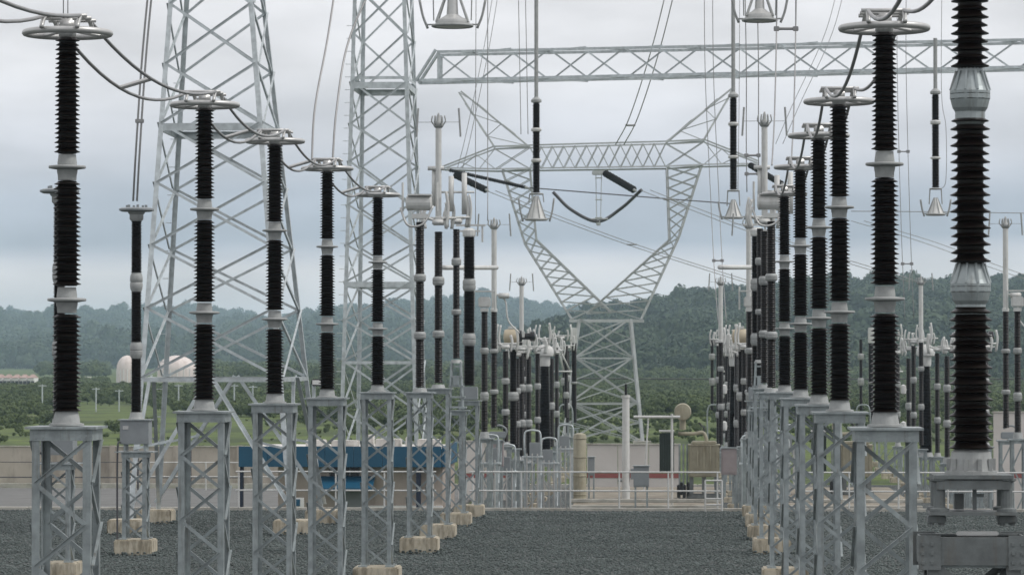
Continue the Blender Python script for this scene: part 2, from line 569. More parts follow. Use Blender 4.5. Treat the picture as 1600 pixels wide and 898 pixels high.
def flange_disc(parent, x, y, z, r_up, r_lo, disc_r, up=0.14, lo=0.15, seg=18):
    """metal joint: upper neck, thin wide disc, lower collar; z is the disc"""
    prof = [(r_lo * 0.70, -lo), (r_lo * 0.72, -lo + 0.06), (r_lo * 0.75, -lo + 0.075), (r_lo * 0.78, -0.05), (r_lo * 0.78, -0.03), (disc_r * 0.97, -0.016), (disc_r, -0.008), (disc_r, 0.006), (disc_r * 0.97, 0.014),
            (r_up * 0.78, 0.022), (r_up * 0.78, 0.05), (r_up * 0.72, up - 0.03), (r_up * 0.70, up)]
    return link('flange', lathe_me(prof, 'cast', seg, 'flange'), parent, (x, y, z))

def flange_plain(parent, x, y, z0, z1, r, m='cast', seg=14):
    h = z1 - z0
    prof = [(r * 0.75, 0), (r * 0.95, h * 0.15), (r, h * 0.3), (r, h * 0.46), (r * 0.9, h * 0.5), (r, h * 0.54), (r, h * 0.7), (r * 0.95, h * 0.85), (r * 0.75, h)]
    return link('flange', lathe_me(prof, m, seg, 'flange'), parent, (x, y, z0))

def torus_me(Rr, r, m, seg=40, ms=10):
    key = ('torus', round(Rr, 4), round(r, 4), m)
    if key not in CACHE:
        CACHE[key] = tube_me([(Rr * math.cos(2 * PI * k / seg), Rr * math.sin(2 * PI * k / seg), 0) for k in range(seg)], r, m, ms, True, 'ring')
    return CACHE[key]

def support_frame(parent, w, d, z0, z1, panels=8, plate=(0.80, 0.80), legw=0.088, brw=0.048, m='galv', footing=True, fz=0.4, flip=0):
    """lattice stand: top plate and channel rim, four angle legs, zigzag braces, footing"""
    bm = bmesh.new()
    b_box(bm, (0, 0, z1 - 0.02), (plate[0], plate[1], 0.028))
    hw, hd = w / 2 + 0.012, d / 2 + 0.012
    b_box(bm, (0, -hd, z1 - 0.10), (w + 0.04, 0.016, 0.125))
    b_box(bm, (0, hd, z1 - 0.10), (w + 0.04, 0.016, 0.125))
    b_box(bm, (-hw, 0, z1 - 0.10), (0.016, d - 0.01, 0.125))
    b_box(bm, (hw, 0, z1 - 0.10), (0.016, d - 0.01, 0.125))
    for sx in (-1, 1):          # bolt heads on the rim
        for bx in (0.05, 0.12):
            for bz in (0.075, 0.13):
                b_box(bm, (sx * (w / 2 - bx), -hd - 0.014, z1 - bz), (0.022, 0.014, 0.022))
    fr = link('support_frame', finish(bm, 'frame_head', m), parent)
    A = [(-w / 2, -d / 2, z0), (w / 2, -d / 2, z0), (w / 2, d / 2, z0), (-w / 2, d / 2, z0)]
    B = [(x, y, z1 - 0.045) for x, y, _ in A]
    lattice(fr, A, B, panels, legw, brw, m, pattern='Z', levels=[k / panels * 0.965 for k in range(panels + 1)], flip=flip)
    for x, y, _ in A:           # base plates
        link('base_plate', box_me((0.2, 0.2, 0.03), m), fr, (x * 0.92, y * 0.92, z0 + 0.005))
    if footing:
        link('footing', box_me((w + 0.36, d + 0.36, fz), 'conc', 0.03), parent, (0, 0, z0 - 0.012 - fz / 2))
    return fr

ZB, ZT = 4.29, 8.69           # base plate and ring height of the tall posts
def clamp_top(parent, z):
    """bundle clamp on the corona ring: two bent tubes and cross bars"""
    bm = bmesh.new()
    for s in (-1, 1):
        b_tube(bm, smooth_pts([(s * 0.20, -0.52, z + 0.02), (s * 0.2, -0.34, z + 0.15), (s * 0.2, 0.0, z + 0.17), (s * 0.2, 0.34, z + 0.15), (s * 0.2, 0.52, z + 0.02)], 4), 0.026, 6)
    for y in (-0.3, 0, 0.3):
        b_tube(bm, [(-0.27, y, z + 0.17), (0.27, y, z + 0.17)], 0.022, 6)
    b_box(bm, (0, 0, z + 0.09), (0.16, 0.16, 0.14), 0.02)
    link('conductor_clamp', finish(bm, 'clamp', 'alu', True), parent)

def tall_post(label, u, h, group, near=False):
    Y = 23760.0 / h
    x = at(u, 559 + 0.172 * h, Y).x
    t = thing('insulator_post', label, 'insulator post', (x, Y, 0), group)
    support_frame(t, 0.66, 0.66, 0.40, ZB, 8, flip=0)
    link('pedestal', lathe_me([(0.2, 0), (0.2, 0.022), (0.155, 0.03), (0.145, 0.10), (0.13, 0.16)], 'cast', 16), t, (0, 0, ZB))
    for (z0, z1, r0, r1) in ((0.15, 1.25, 0.170, 0.165), (1.57, 2.75, 0.163, 0.155), (3.06, 4.37, 0.148, 0.138)):
        link('insulator_section', shed_me(z1 - z0, r0, r1), t, (0, 0, ZB + z0))
    flange_disc(t, 0, 0, ZB + 1.416, 0.150, 0.158, 0.222)
    flange_disc(t, 0, 0, ZB + 2.91, 0.142, 0.150, 0.212)
    cap = link('end_cap', lathe_me([(0.09, 0), (0.10, 0.02), (0.10, 0.06), (0.07, 0.08)], 'cast', 14), t, (0, 0, ZB + 4.372))
    ring = link('corona_ring', torus_me(0.475, 0.038, 'alu'), t, (0, 0, ZT + 0.02))
    for k in range(4):
        a = PI / 4 + k * PI / 2
        rod(ring, 'spoke', (0.10 * math.cos(a), 0.10 * math.sin(a), 0.03), (0.46 * math.cos(a), 0.46 * math.sin(a), 0.0), 0.02, 'alu')
    clamp_top(t, ZT + 0.02)
    return t

GL, GR = 'insulator posts of the row by the control building', 'insulator posts of the row by the big ribbed column'
ROWS = {}
left = [
    (104, 615, 'tall black insulator post hiding a second coupling capacitor, at the picture edge'),
    (319, 478, 'black insulator post with ring in front of the big lattice tower, beside the coupling capacitor'),
    (429, 409, 'black insulator post overlapping the far leg of the big lattice tower'),
    (511, 357, 'black insulator post standing in open sky between the two lattice towers'),
    (590, 307, 'black insulator post in front of the slim lattice tower, last one wearing a wide ring'),
]
right = [
    (1383, 617, 'tall black insulator post beside the big ribbed column, widest ring of its row'),
    (1312, 480, 'black insulator post next behind the tall one, second ring of its row'),
    (1280, 416, 'black insulator post with the third ring of its row beside the tight cluster'),
    (1251, 357, 'black insulator post with small ring and swan-neck jumper, fourth of its row'),
    (1226, 307, 'black insulator post at the cluster edge, smallest ring of its row'),
]
for u, h, lb in left:
    ROWS[('L', h)] = tall_post(lb, u, h, GL)
for u, h, lb in right:
    ROWS[('R', h)] = tall_post(lb, u, h, GR)

# ------------------------------------------------------------------ the near ribbed column (large, right)
def near_column():
    Y = 26.7
    x = at(1517, 640, Y).x
    t = thing('disconnector_post', 'very thick black ribbed column with cone flanges on a heavy grey base', 'insulator post', (x, Y, 0))
    def cone(z):
        bm = bmesh.new()
        b_lathe(bm, [(0.10, -0.27), (0.115, -0.25), (0.115, -0.17), (0.135, -0.14), (0.145, -0.10), (0.15, -0.075)], 20, (0, 0, z))
        b_lathe(bm, [(0.155, -0.07), (0.155, -0.035)], 20, (0, 0, z))
        b_lathe(bm, [(0.155, -0.03), (0.155, -0.01), (0.142, 0.02), (0.098, 0.14), (0.094, 0.17)], 20, (0, 0, z))
        for k in range(10):
            a = 2 * PI * k / 10
            b_tube(bm, [(0.15 * math.cos(a), 0.15 * math.sin(a), z - 0.005), (0.104 * math.cos(a), 0.104 * math.sin(a), z + 0.145)], 0.012, 5)
            b_box(bm, (0.14 * math.cos(a), 0.14 * math.sin(a), z - 0.052), (0.022, 0.022, 0.05))
        link('flange', finish(bm, 'cone_flange', 'galv'), t)
    link('insulator_section', shed_me(1.10, 0.172, 0.165, 0.062, 28, 0.72), t, (0, 0, ZB + 0.05))
    link('insulator_section', shed_me(1.14, 0.158, 0.152, 0.062, 28, 0.66), t, (0, 0, ZB + 1.48))
    link('insulator_section', shed_me(1.25, 0.148, 0.140, 0.062, 28, 0.64), t, (0, 0, ZB + 2.98))
    cone(ZB + 1.34)
    cone(ZB + 2.82)
    link('end_cap', lathe_me([(0.10, 0), (0.14, 0.03), (0.14, 0.09), (0.08, 0.12)], 'cast', 14), t, (0, 0, ZB + 4.22))
    ring = link('corona_ring', torus_me(0.475, 0.038, 'alu'), t, (0, 0, ZT + 0.02))
    for k in range(4):
        a = PI / 4 + k * PI / 2
        rod(ring, 'spoke', (0.10 * math.cos(a), 0.10 * math.sin(a), 0.03), (0.46 * math.cos(a), 0.46 * math.sin(a), 0.0), 0.02, 'alu')
    clamp_top(t, ZT + 0.02)
    # bell shaped foot with ribs
    bm = bmesh.new()
    b_lathe(bm, [(0.20, 0), (0.20, 0.025), (0.17, 0.03), (0.15, 0.17), (0.125, 0.19)], 20)
    for k in range(10):
        a = 2 * PI * k / 10
        b_box(bm, (0.172 * math.cos(a), 0.172 * math.sin(a), 0.075), (0.03, 0.03, 0.09))
    link('pedestal', finish(bm, 'foot', 'cast'), t, (0, 0, ZB - 0.13))
    # upper turntable frame
    bm = bmesh.new()
    b_box(bm, (0, 0, 4.145), (0.60, 0.5, 0.03))
    b_box(bm, (0, -0.22, 4.085), (0.56, 0.02, 0.07)); b_box(bm, (0, 0.22, 4.085), (0.56, 0.02, 0.07))
    b_box(bm, (0, 0, 3.868), (0.66, 0.52, 0.024))
    for sx in (-1, 1):
        for sy in (-1, 1):
            b_lathe(bm, [(0.075, 0), (0.075, 0.02), (0.045, 0.03), (0.045, 0.22), (0.075, 0.235), (0.075, 0.25)], 12, (sx * 0.255, sy * 0.17, 3.882))
    b_box(bm, (0.02, -0.08, 4.01), (0.03, 0.03, 0.24)); b_box(bm, (-0.09, 0.05, 3.95), (0.07, 0.08, 0.12)); b_box(bm, (0.05, -0.08, 4.0), (0.08, 0.02, 0.025))
    link('turntable_frame', finish(bm, 'turntable', 'galv_dark'), t)
    # drive boxes on the beam
    for sx in (-1, 1):
        bm = bmesh.new()
        b_box(bm, (sx * 0.27, -0.02, 3.82), (0.14, 0.22, 0.06), 0.008)
        for sy in (-1, 1):
            b_lathe(bm, [(0.02, 0), (0.02, 0.1)], 8, (sx * 0.27 + 0.04, sy * 0.09, 3.77)); b_lathe(bm, [(0.02, 0), (0.02, 0.1)], 8, (sx * 0.27 - 0.04, sy * 0.09, 3.77))
        link('jack_block', finish(bm, 'jack', 'galv_dark'), t)
    link('push_rod', box_me((0.32, 0.03, 0.035), 'alu', 0.008), t, (0.03, -0.2, 3.715))
    # lower beam: channel section with gusset plates and bolts
    bm = bmesh.new()
    for sy in (-1, 1):
        b_box(bm, (0, sy * 0.30, 3.585), (0.80, 0.014, 0.21))
        b_box(bm, (0, sy * 0.27, 3.683), (0.80, 0.06, 0.014)); b_box(bm, (0, sy * 0.27, 3.487), (0.80, 0.06, 0.014))
        for sx in (-1, 1):
            b_box(bm, (sx * 0.34, sy * 0.315, 3.575), (0.17, 0.014, 0.26))
            for bx in (-0.05, 0.02):
                for bz in (-0.09, -0.02, 0.05):
                    b_box(bm, (sx * 0.34 + bx, sy * 0.328, 3.59 + bz), (0.024, 0.016, 0.024))
    for sx in (-1, 1):
        b_box(bm, (sx * 0.393, 0, 3.585), (0.014, 0.56, 0.21))
    link('cross_beam', finish(bm, 'cross_beam', 'galv_dark'), t)
    A = [(-0.35, -0.29, 0.40), (0.35, -0.29, 0.40), (0.35, 0.29, 0.40), (-0.35, 0.29, 0.40)]
    B = [(a, b, 3.48) for a, b, _ in A]
    fr = link('support_frame', box_me((0.62, 0.5, 0.02), 'galv'), t, None)
    fr.location = (0, 0, 0)
    fr.data = fr.data.copy()
    fr.data.transform(Matrix.Translation((0, 0, 3.468)))
    lattice(fr, A, B, 6, 0.11, 0.06, 'galv_dark', pattern='Z', flip=1)
    link('footing', box_me((1.06, 0.94, 0.4), 'conc', 0.03), t, (0, 0, 0.19))
    return t
NC = near_column()

# ------------------------------------------------------------------ twin conductors along the rows
def twin(label, p, q, sag, group, skew=0.0, spacer=True):
    p, q = Vector(p), Vector(q)
    t = thing('twin_conductor', label, 'conductor', p, group)
    for s in (-1, 1):
        a = Vector((s * 0.20, 0.3, 0)); b = (q - p) + Vector((s * 0.20, -0.3, 0))
        sg = sag * (1.0 if s < 0 else 0.72)
        pts = []
        for k in range(15):
            f = k / 14
            w = a.lerp(b, f); w.z -= 4 * sg * f * (1 - f)
            pts.append(w)
        link('conductor', tube_me(pts, 0.022, 'wire', 7), t)
        if s < 0: m1 = pts[6]
        else: m2 = pts[6]
    if spacer:
        rod(t, 'spacer', m1, m2, 0.03, 'alu')
    return t
GC = 'twin conductors sagging between post tops'
hl = [615, 478, 409, 357, 307]
names_l = ['from the picture-edge post to the post before the big tower', 'from the big tower post to its next neighbour', 'from the tower-leg post to the post in open sky', 'from the open-sky post to the last ringed post']
for i in range(4):
    a, b = ROWS[('L', hl[i])].location, ROWS[('L', hl[i + 1])].location
    twin('twin sagging conductor ' + names_l[i], (a.x, a.y, ZT + 0.19), (b.x, b.y, ZT + 0.19), 0.42, GC)
a = ROWS[('L', 615)].location
twin('pale twin conductor leaving the picture-edge post towards the frame corner', (a.x, a.y - 11.0, ZT + 0.19), (a.x, a.y, ZT + 0.19), 0.42, GC)
hr = [617, 480, 416, 357, 307]
names_r = ['from the widest-ringed post down to the second ring by the ribbed column', 'from the second ring to the third in the ribbed-column row', 'from the third ring to the fourth in the ribbed-column row', 'from the fourth ring to the smallest in the ribbed-column row']
for i in range(4):
    a, b = ROWS[('R', hr[i])].location, ROWS[('R', hr[i + 1])].location
    twin('twin sagging conductor ' + names_r[i], (a.x, a.y, ZT + 0.19), (b.x, b.y, ZT + 0.19), 0.42, GC, spacer=False)
a = ROWS[('R', 617)].location
twin('twin conductor curving up from the widest ring to the ribbed column top', (NC.location.x, NC.location.y, ZT + 0.19), (a.x, a.y, ZT + 0.19), 0.5, GC, spacer=False)

# ------------------------------------------------------------------ coupling capacitors (left)
def coupling(label, u, h):
    Y = 23760.0 / h
    x = at(u, 700, Y).x
    t = thing('coupling_capacitor', label, 'capacitor', (x, Y, 0), 'coupling capacitors')
    k = 4.4 / 269
    zz = lambda v: CZ - (v - 559) * k
    support_frame(t, 0.62, 0.62, 0.42, zz(705), 5, plate=(1.0, 0.8), legw=0.10, brw=0.05, fz=0.42)
    bm = bmesh.new(); b_box(bm, (0, 0, (zz(657) + zz(694)) / 2), (0.74, 0.62, zz(657) - zz(694)), 0.01)
    cb = link('base_tank', finish(bm, 'tank', 'greybox'), t)
    link('tank_lid', box_me((0.82, 0.7, 0.03), 'galv'), cb, (0, 0, zz(657) + 0.017))
    link('nameplate', box_me((0.14, 0.012, 0.09), 'alu'), cb, (-0.22, -0.317, zz(668)))
    for sx in (-1, 1):
        link('bracket', box_me((0.05, 0.5, zz(694) - zz(704.5)), 'galv'), t, (sx * 0.26, 0, (zz(694) + zz(704.5)) / 2))
    zs = [(644, 560), (534, 455), (425, 344)]
    for a, b in zs:
        link('insulator_section', shed_me(zz(b) - zz(a), 0.150, 0.145, 0.045, 16, 0.8), t, (0, 0, zz(a)))
    for a, b in ((560, 534), (455, 425)):
        flange_plain(t, 0, 0, zz(a), zz(b), 0.165, 'cast')
    link('pedestal', lathe_me([(0.2, 0), (0.17, 0.06), (0.15, 0.18)], 'cast', 14), t, (0, 0, zz(655)))
    link('end_cap', lathe_me([(0.14, 0), (0.18, 0.05), (0.18, 0.17), (0.22, 0.21), (0.22, 0.25)], 'cast', 14), t, (0, 0, zz(344)))
    bm = bmesh.new(); b_lathe(bm, [(0.38, 0), (0.45, 0.03), (0.45, 0.07), (0.38, 0.1)], 24)
    for q in range(6):
        b_box(bm, (0.25 * math.cos(q), 0.25 * math.sin(q), 0.13), (0.06, 0.06, 0.08))
    link('terminal_plate', finish(bm, 'terminal', 'greybox'), t, (0, 0, zz(329)))
    pts = [(-0.34, -0.36, zz(690)), (-0.42, -0.36, zz(705)), (-0.42, -0.36, 0.5), (-0.42, -0.36, 0.1)]
    link('conduit', tube_me(smooth_pts(pts, 5), 0.025, 'wire_dark'), t)
    return t, zz(325)
CV, cv_top = coupling('slim black coupling capacitor on a boxed stand in front of the big tower', 212.5, 269)
CV2, _ = coupling('coupling capacitor mostly hidden behind the picture-edge insulator post', 92, 303)

# ------------------------------------------------------------------ switchgear in the bays (each built in the first bay, then copied)
DX = 9.12
ORD = ['bay by the control building', 'bay beside the ringed post row', 'bay behind the big ribbed column']

def head_arms(parent, z, r=0.45, seed=1, m='white', n=3, name='terminal_head'):
    """pale cluster of contact arms and grading rods at the top of switchgear"""
    rr = random.Random(seed)
    bm = bmesh.new()
    b_box(bm, (0, 0, z + 0.08), (0.34, 0.3, 0.16), 0.03)
    for k in range(n):
        s = -1 if k % 2 else 1
        x = s * rr.uniform(0.12, r); y = rr.uniform(-0.2, 0.2); hgt = rr.uniform(0.45, 0.95)
        b_tube(bm, smooth_pts([(x, y, z - 0.1), (x + s * 0.06, y, z + hgt * 0.5), (x, y, z + hgt)], 4), rr.uniform(0.03, 0.055), 6)
        b_tube(bm, [(0, 0, z + 0.1), (x, y, z + 0.22)], 0.03, 6)
    b_tube(bm, [(-r, 0, z + 0.2), (r, 0, z + 0.2)], 0.032, 6)
    return link(name, finish(bm, 'head', m, True), parent)

def crown_tube(parent, z0, z1, r=0.085, horn=0.62):
    tb = link('contact_tube', lathe_me([(r * 1.3, 0), (r * 1.3, 0.1), (r, 0.12), (r, z1 - z0)], 'white', 12), parent, (0, 0, z0))
    bm = bmesh.new()
    b_lathe(bm, [(r * 1.2, 0), (r * 1.7, 0.06), (r * 1.7, 0.12), (r * 0.7, 0.2), (r * 0.5, 0.34), (0.02, 0.42)], 10, (0, 0, z1))
    for k in range(6):
        a = k * PI / 3
        b_tube(bm, smooth_pts([(r * 1.5 * math.cos(a), r * 1.5 * math.sin(a), z1 + 0.08), (r * 2.3 * math.cos(a), r * 2.3 * math.sin(a), z1 + 0.18), (r * 2.0 * math.cos(a), r * 2.0 * math.sin(a), z1 + 0.34)], 3), 0.02, 5)
    b_tube(bm, [(-horn, 0, z1 + 0.16), (horn, 0, z1 + 0.16)], 0.008, 5)
    link('contact_crown', finish(bm, 'crown', 'cast', True), tb, (0, 0, -z0))
    for s in (-1, 1):
        rod(tb, 'arcing_horn', (s * horn, 0, z1 - z0 - 0.25), (s * (horn - 0.05), 0, z1 - z0 + 0.55), 0.028, 'cast')

def stack(t, parts, r, m='cast', seg=14, x=0.0, y=0.0, fr=None, core=0.82, pitch=0.06):
    """parts = list of (z0, z1) sections from the bottom up, joints filled with flanges"""
    for i, (a, b) in enumerate(parts):
        link('insulator_section', shed_me(b - a, r, r * 0.97, pitch, seg, core), t, (x, y, a))
        if i + 1 < len(parts):
            flange_plain(t, x, y, b, parts[i + 1][0], fr or r * 1.15, m)

def place(name, u, h, label, cat, group):
    Y = 23760.0 / h
    x = at(u, 620, Y).x
    k = 4.4 / h
    t = thing(name, label, cat, (x, Y, 0), group)
    return t, (lambda v: at(u, v, Y).z)

SW = []
def three(t, labels, dxs=(DX, 2 * DX)):
    for d, lb in zip(dxs, labels[1:]):
        dup(t, lb, dx=d)

# A: terminal post with horizontal tank (h=265)
t, z = place('disconnector', 656, 265, 'black insulator post carrying a pale horizontal tank, by the slim tower', 'disconnector', 'posts with horizontal tanks')
support_frame(t, 0.62, 0.62, 0.42, z(612), 7, fz=0.42)
link('pedestal', lathe_me([(0.2, 0), (0.16, 0.1)], 'cast', 14), t, (0, 0, z(612)))
stack(t, [(z(605), z(530)), (z(518), z(440)), (z(428), z(347))], 0.125, fr=0.16)
bm = bmesh.new()
b_lathe(bm, [(0.14, -0.36), (0.20, -0.33), (0.20, 0.28), (0.14, 0.31)], 16, (0, 0, z(317)), 'X')
b_box(bm, (0, 0, z(305)), (0.62, 0.5, 0.04)); b_box(bm, (0.0, 0, z(338)), (0.4, 0.34, 0.12))
hd = link('contact_head', finish(bm, 'tank', 'white'), t)
for s in (-1, 1):
    rod(hd, 'grading_rod', (s * 0.45, 0, z(330)), (s * 0.45, 0, z(285)), 0.03, 'white')
link('jumper_loop', tube_me(smooth_pts([(-0.5, -0.1, z(325)), (-0.3, -0.2, z(352)), (0.1, -0.2, z(350)), (0.35, -0.1, z(322))], 6), 0.03, 'alu'), t)
dup(t, 'black insulator post carrying a pale horizontal tank, behind the smallest ringed post', dx=DX)

# B: pantograph disconnector with tall crowned tube (h=246)
t, z = place('pantograph_disconnector', 685, 246, 'tall pale crowned tube on a black insulator beside the slim tower', 'disconnector', 'crowned tube disconnectors')
support_frame(t, 0.62, 0.62, 0.42, z(606), 7, fz=0.42)
link('pedestal', lathe_me([(0.2, 0), (0.16, 0.1)], 'cast', 14), t, (0, 0, z(606)))
stack(t, [(z(598), z(528)), (z(516), z(446)), (z(432), z(362))], 0.125, fr=0.17)
head_arms(t, z(352), 0.5, 3, n=5)
crown_tube(t, z(345), z(200))
bm = bmesh.new()
for dx_, dz_, hh in ((-0.12, 262, 60), (0.35, 275, 55), (0.72, 270, 65)):
    b_tube(bm, [(dx_, 0.1, z(dz_ + hh)), (dx_, 0.1, z(dz_))], 0.075, 8)
b_tube(bm, [(-0.2, 0.1, z(300)), (1.0, 0.1, z(300))], 0.03, 6)
b_tube(bm, [(-0.3, 0, z(263)), (0.15, 0, z(263))], 0.06, 6)
link('folded_arm', finish(bm, 'arm', 'white', True), t)
dup(t, 'tall pale crowned tube on a black insulator behind the ringed post cluster', dx=DX)

# C: operating post on a tall stepped mechanism (h=229)
t, z = place('operating_post', 713, 229, 'slim black post on a tall stepped mechanism stand, past the slim tower', 'disconnector', 'operating posts')
support_frame(t, 0.55, 0.55, 0.42, z(640), 6, fz=0.42)
bm = bmesh.new()
for i, v in enumerate((636, 620, 603, 588, 572)):
    b_box(bm, (0, 0, z(v)), (0.62 - 0.08 * i, 0.5 - 0.05 * i, 0.05))
for sx in (-1, 1):
    for sy in (-1, 1):
        b_tube(bm, [(sx * 0.2, sy * 0.18, z(640)), (sx * 0.13, sy * 0.12, z(565))], 0.035, 6)
b_box(bm, (0.0, -0.1, z(596)), (0.2, 0.2, 0.3), 0.02)
link('mechanism_frame', finish(bm, 'mechanism', 'galv'), t)
link('pedestal', lathe_me([(0.2, 0), (0.14, 0.1)], 'cast', 14), t, (0, 0, z(567)))
stack(t, [(z(560), z(492)), (z(483), z(415)), (z(403), z(358))], 0.115, fr=0.15)
head_arms(t, z(350), 0.4, 5, n=4)
dup(t, 'slim black post on a stepped mechanism stand, inside the ringed row cluster', dx=DX)

# D: thick capacitor post (h=217)
t, z = place('capacitor_post', 733, 217, 'thick black capacitor post with flat T-shaped head, by the slim tower', 'capacitor', 'thick capacitor posts')
support_frame(t, 0.6, 0.6, 0.42, z(625), 6, fz=0.42)
link('base_tank', box_me((0.55, 0.5, z(604) - z(624)), 'greybox', 0.02), t, (0, 0, (z(604) + z(624)) / 2))
stack(t, [(z(602), z(540)), (z(520), z(455)), (z(435), z(370))], 0.195, fr=0.21, pitch=0.055, m='cast')
bm = bmesh.new()
b_lathe(bm, [(0.19, 0), (0.21, 0.05), (0.21, 0.2), (0.12, 0.28)], 14, (0, 0, z(370)))
b_box(bm, (0.05, 0, z(352)), (0.95, 0.12, 0.06)); b_box(bm, (0, 0, z(361)), (0.7, 0.1, 0.05)); b_box(bm, (0.42, 0, z(366)), (0.06, 0.08, 0.5))
link('terminal_head', finish(bm, 'head', 'white'), t)
dup(t, 'thick black capacitor post with T-shaped head inside the ringed row cluster', dx=DX)
Dpost = t

# tubular bus between the thick post and the crowned tube behind (built as its own thing)
def tubular_bus(label, dx):
    a, b = at(690, 418, 109.5), at(776, 418, 118)
    o = link('tubular_busbar', tube_me([(0, 0, 0), b - a], 0.075, 'white', 10), None, a + Vector((dx, 0, 0)))
    tag(o, label, 'busbar', 'tubular busbars')
tubular_bus('short pale tubular busbar crossing behind the thick capacitor post', 0)
tubular_bus('short pale tubular busbar sticking out of the ringed row cluster', DX - 0.3)

GZ = -1.6                      # lower terrace
def low_stand(t, w, d, z1, m='galv', pan=3):
    bm = bmesh.new()
    b_box(bm, (0, 0, z1 - 0.03), (w + 0.16, d + 0.16, 0.05)); b_box(bm, (0, -d / 2 - 0.01, z1 - 0.11), (w + 0.02, 0.02, 0.1)); b_box(bm, (0, d / 2 + 0.01, z1 - 0.11), (w + 0.02, 0.02, 0.1))
    fr = link('support_frame', finish(bm, 'stand', m), t)
    A = [(-w / 2, -d / 2, GZ + 0.3), (w / 2, -d / 2, GZ + 0.3), (w / 2, d / 2, GZ + 0.3), (-w / 2, d / 2, GZ + 0.3)]
    B = [(a, b, z1 - 0.06) for a, b, _ in A]
    lattice(fr, A, B, pan, 0.1, 0.05, m, pattern='Z', faces=(0, 1))
    link('footing', box_me((w + 0.4, d + 0.4, 0.5), 'conc', 0.03), t, (0, 0, GZ + 0.05))

# E: earthing post (h=200)
t, z = place('earthing_post', 757, 200, 'slim black post with a small box head past the thick capacitor post', 'insulator post', 'slim box-headed posts')
low_stand(t, 0.5, 0.5, z(684), pan=4)
stack(t, [(z(674), z(626)), (z(612), z(553)), (z(543), z(487))], 0.125, fr=0.15)
link('pedestal', lathe_me([(0.18, 0), (0.14, z(674) - z(684))], 'cast', 12), t, (0, 0, z(684)))
bm = bmesh.new(); b_box(bm, (0, 0, z(472)), (0.42, 0.3, 0.36), 0.04); b_box(bm, (0, 0, z(455)), (0.62, 0.4, 0.05)); b_box(bm, (0, 0, z(484)), (0.26, 0.26, 0.12))
for s in (-1, 1):
    b_tube(bm, [(s * 0.36, 0, z(484)), (s * 0.36, 0, z(448))], 0.03, 6)
link('terminal_head', finish(bm, 'head', 'white'), t)
three(t, ['', 'slim black post with a small box head in the low cluster under the ringed row', 'slim black post with a small box head at the picture edge'])

# F: crowned tube post (h=192)
t, z = place('pantograph_disconnector', 772, 192, 'low crowned pale tube on a twin-section black post by the tan tank', 'disconnector', 'low crowned tube disconnectors')
low_stand(t, 0.5, 0.5, z(686), pan=4)
bm = bmesh.new(); b_box(bm, (0.12, 0, z(679)), (0.6, 0.3, 0.24), 0.03); b_tube(bm, smooth_pts([(0.3, 0, z(690)), (0.45, 0, z(672)), (0.2, 0, z(664)), (-0.1, 0, z(668))], 5), 0.035, 6)
link('mechanism_box', finish(bm, 'mechanism', 'greybox'), t)
stack(t, [(z(667), z(616)), (z(608), z(552)), (z(545), z(487))], 0.12, fr=0.16)
crown_tube(t, z(487), z(358), 0.095, 0.6)
bm = bmesh.new(); b_tube(bm, smooth_pts([(0.1, 0, z(460)), (0.4, 0.1, z(470)), (0.5, 0.1, z(500)), (0.9, 0.1, z(520))], 5), 0.03, 6); b_box(bm, (0.35, 0, z(462)), (0.4, 0.16, 0.2), 0.03)
link('folded_arm', finish(bm, 'arm', 'white', True), t)
three(t, ['', 'low crowned pale tube in the low cluster under the ringed row', 'tall crowned pale tube on a black post beside the big ribbed column'])

# G: current transformer with horizontal tan tank (h=172)
t, z = place('current_transformer', 802, 172, 'black column carrying a lying tan drum, beyond the railing', 'transformer', 'drum-topped current transformers')
low_stand(t, 0.5, 0.5, z(700), pan=3)
stack(t, [(z(694), z(626)), (z(612), z(546))], 0.16, fr=0.22, pitch=0.055)
bm = bmesh.new(); b_box(bm, (0.15, 0, z(541.5)), (1.5, 0.5, 0.07))
link('platform', finish(bm, 'platform', 'white'), t)
dr = link('drum', lathe_me([(0.10, -0.34), (0.28, -0.30), (0.33, -0.15), (0.33, 0.15), (0.28, 0.25), (0.2, 0.28)], 'tan', 18, 'drum', True, 'X'), t, (-0.05, 0, z(526)))
link('drum_end', lathe_me([(0.24, 0), (0.24, 0.1), (0.14, 0.14), (0.14, 0.42), (0.2, 0.46), (0.2, 0.62), (0.1, 0.66)], 'dark', 14, 'end', True, 'X'), dr, (0.28, 0, 0.02))
link('terminal', box_me((0.3, 0.2, 0.12), 'white', 0.02), dr, (0.0, -0.05, 0.36))
link('terminal', box_me((0.12, 0.3, 0.26), 'white', 0.02), dr, (0.45, -0.05, 0.1))
three(t, ['', 'black column carrying a lying tan drum in the low cluster under the ringed row', 'black column carrying a lying tan drum, half hidden by the big ribbed column'])

# H/I: breaker poles (h=164, 157)
for (u, h, lbs, sd) in ((815, 164, ['three-section black breaker pole behind the lying tan drum', 'three-section black breaker pole at the near side of the low cluster', 'three-section black breaker pole hidden against the big ribbed column'], 11),
                        (826, 157, ['second three-section black breaker pole just past the tan drum', 'three-section black breaker pole inside the low cluster', 'three-section black breaker pole beside the big ribbed column foot'], 12)):
    t, z = place('circuit_breaker', u, h, lbs[0], 'circuit breaker', 'breaker poles')
    low_stand(t, 0.45, 0.45, z(722), pan=2)
    stack(t, [(z(713), z(667)), (z(655), z(612)), (z(600), z(556))], 0.135, fr=0.17)
    link('pedestal', lathe_me([(0.2, 0), (0.15, z(713) - z(722))], 'cast', 12), t, (0, 0, z(722)))
    head_arms(t, z(548), 0.4, sd, n=4)
    three(t, lbs)

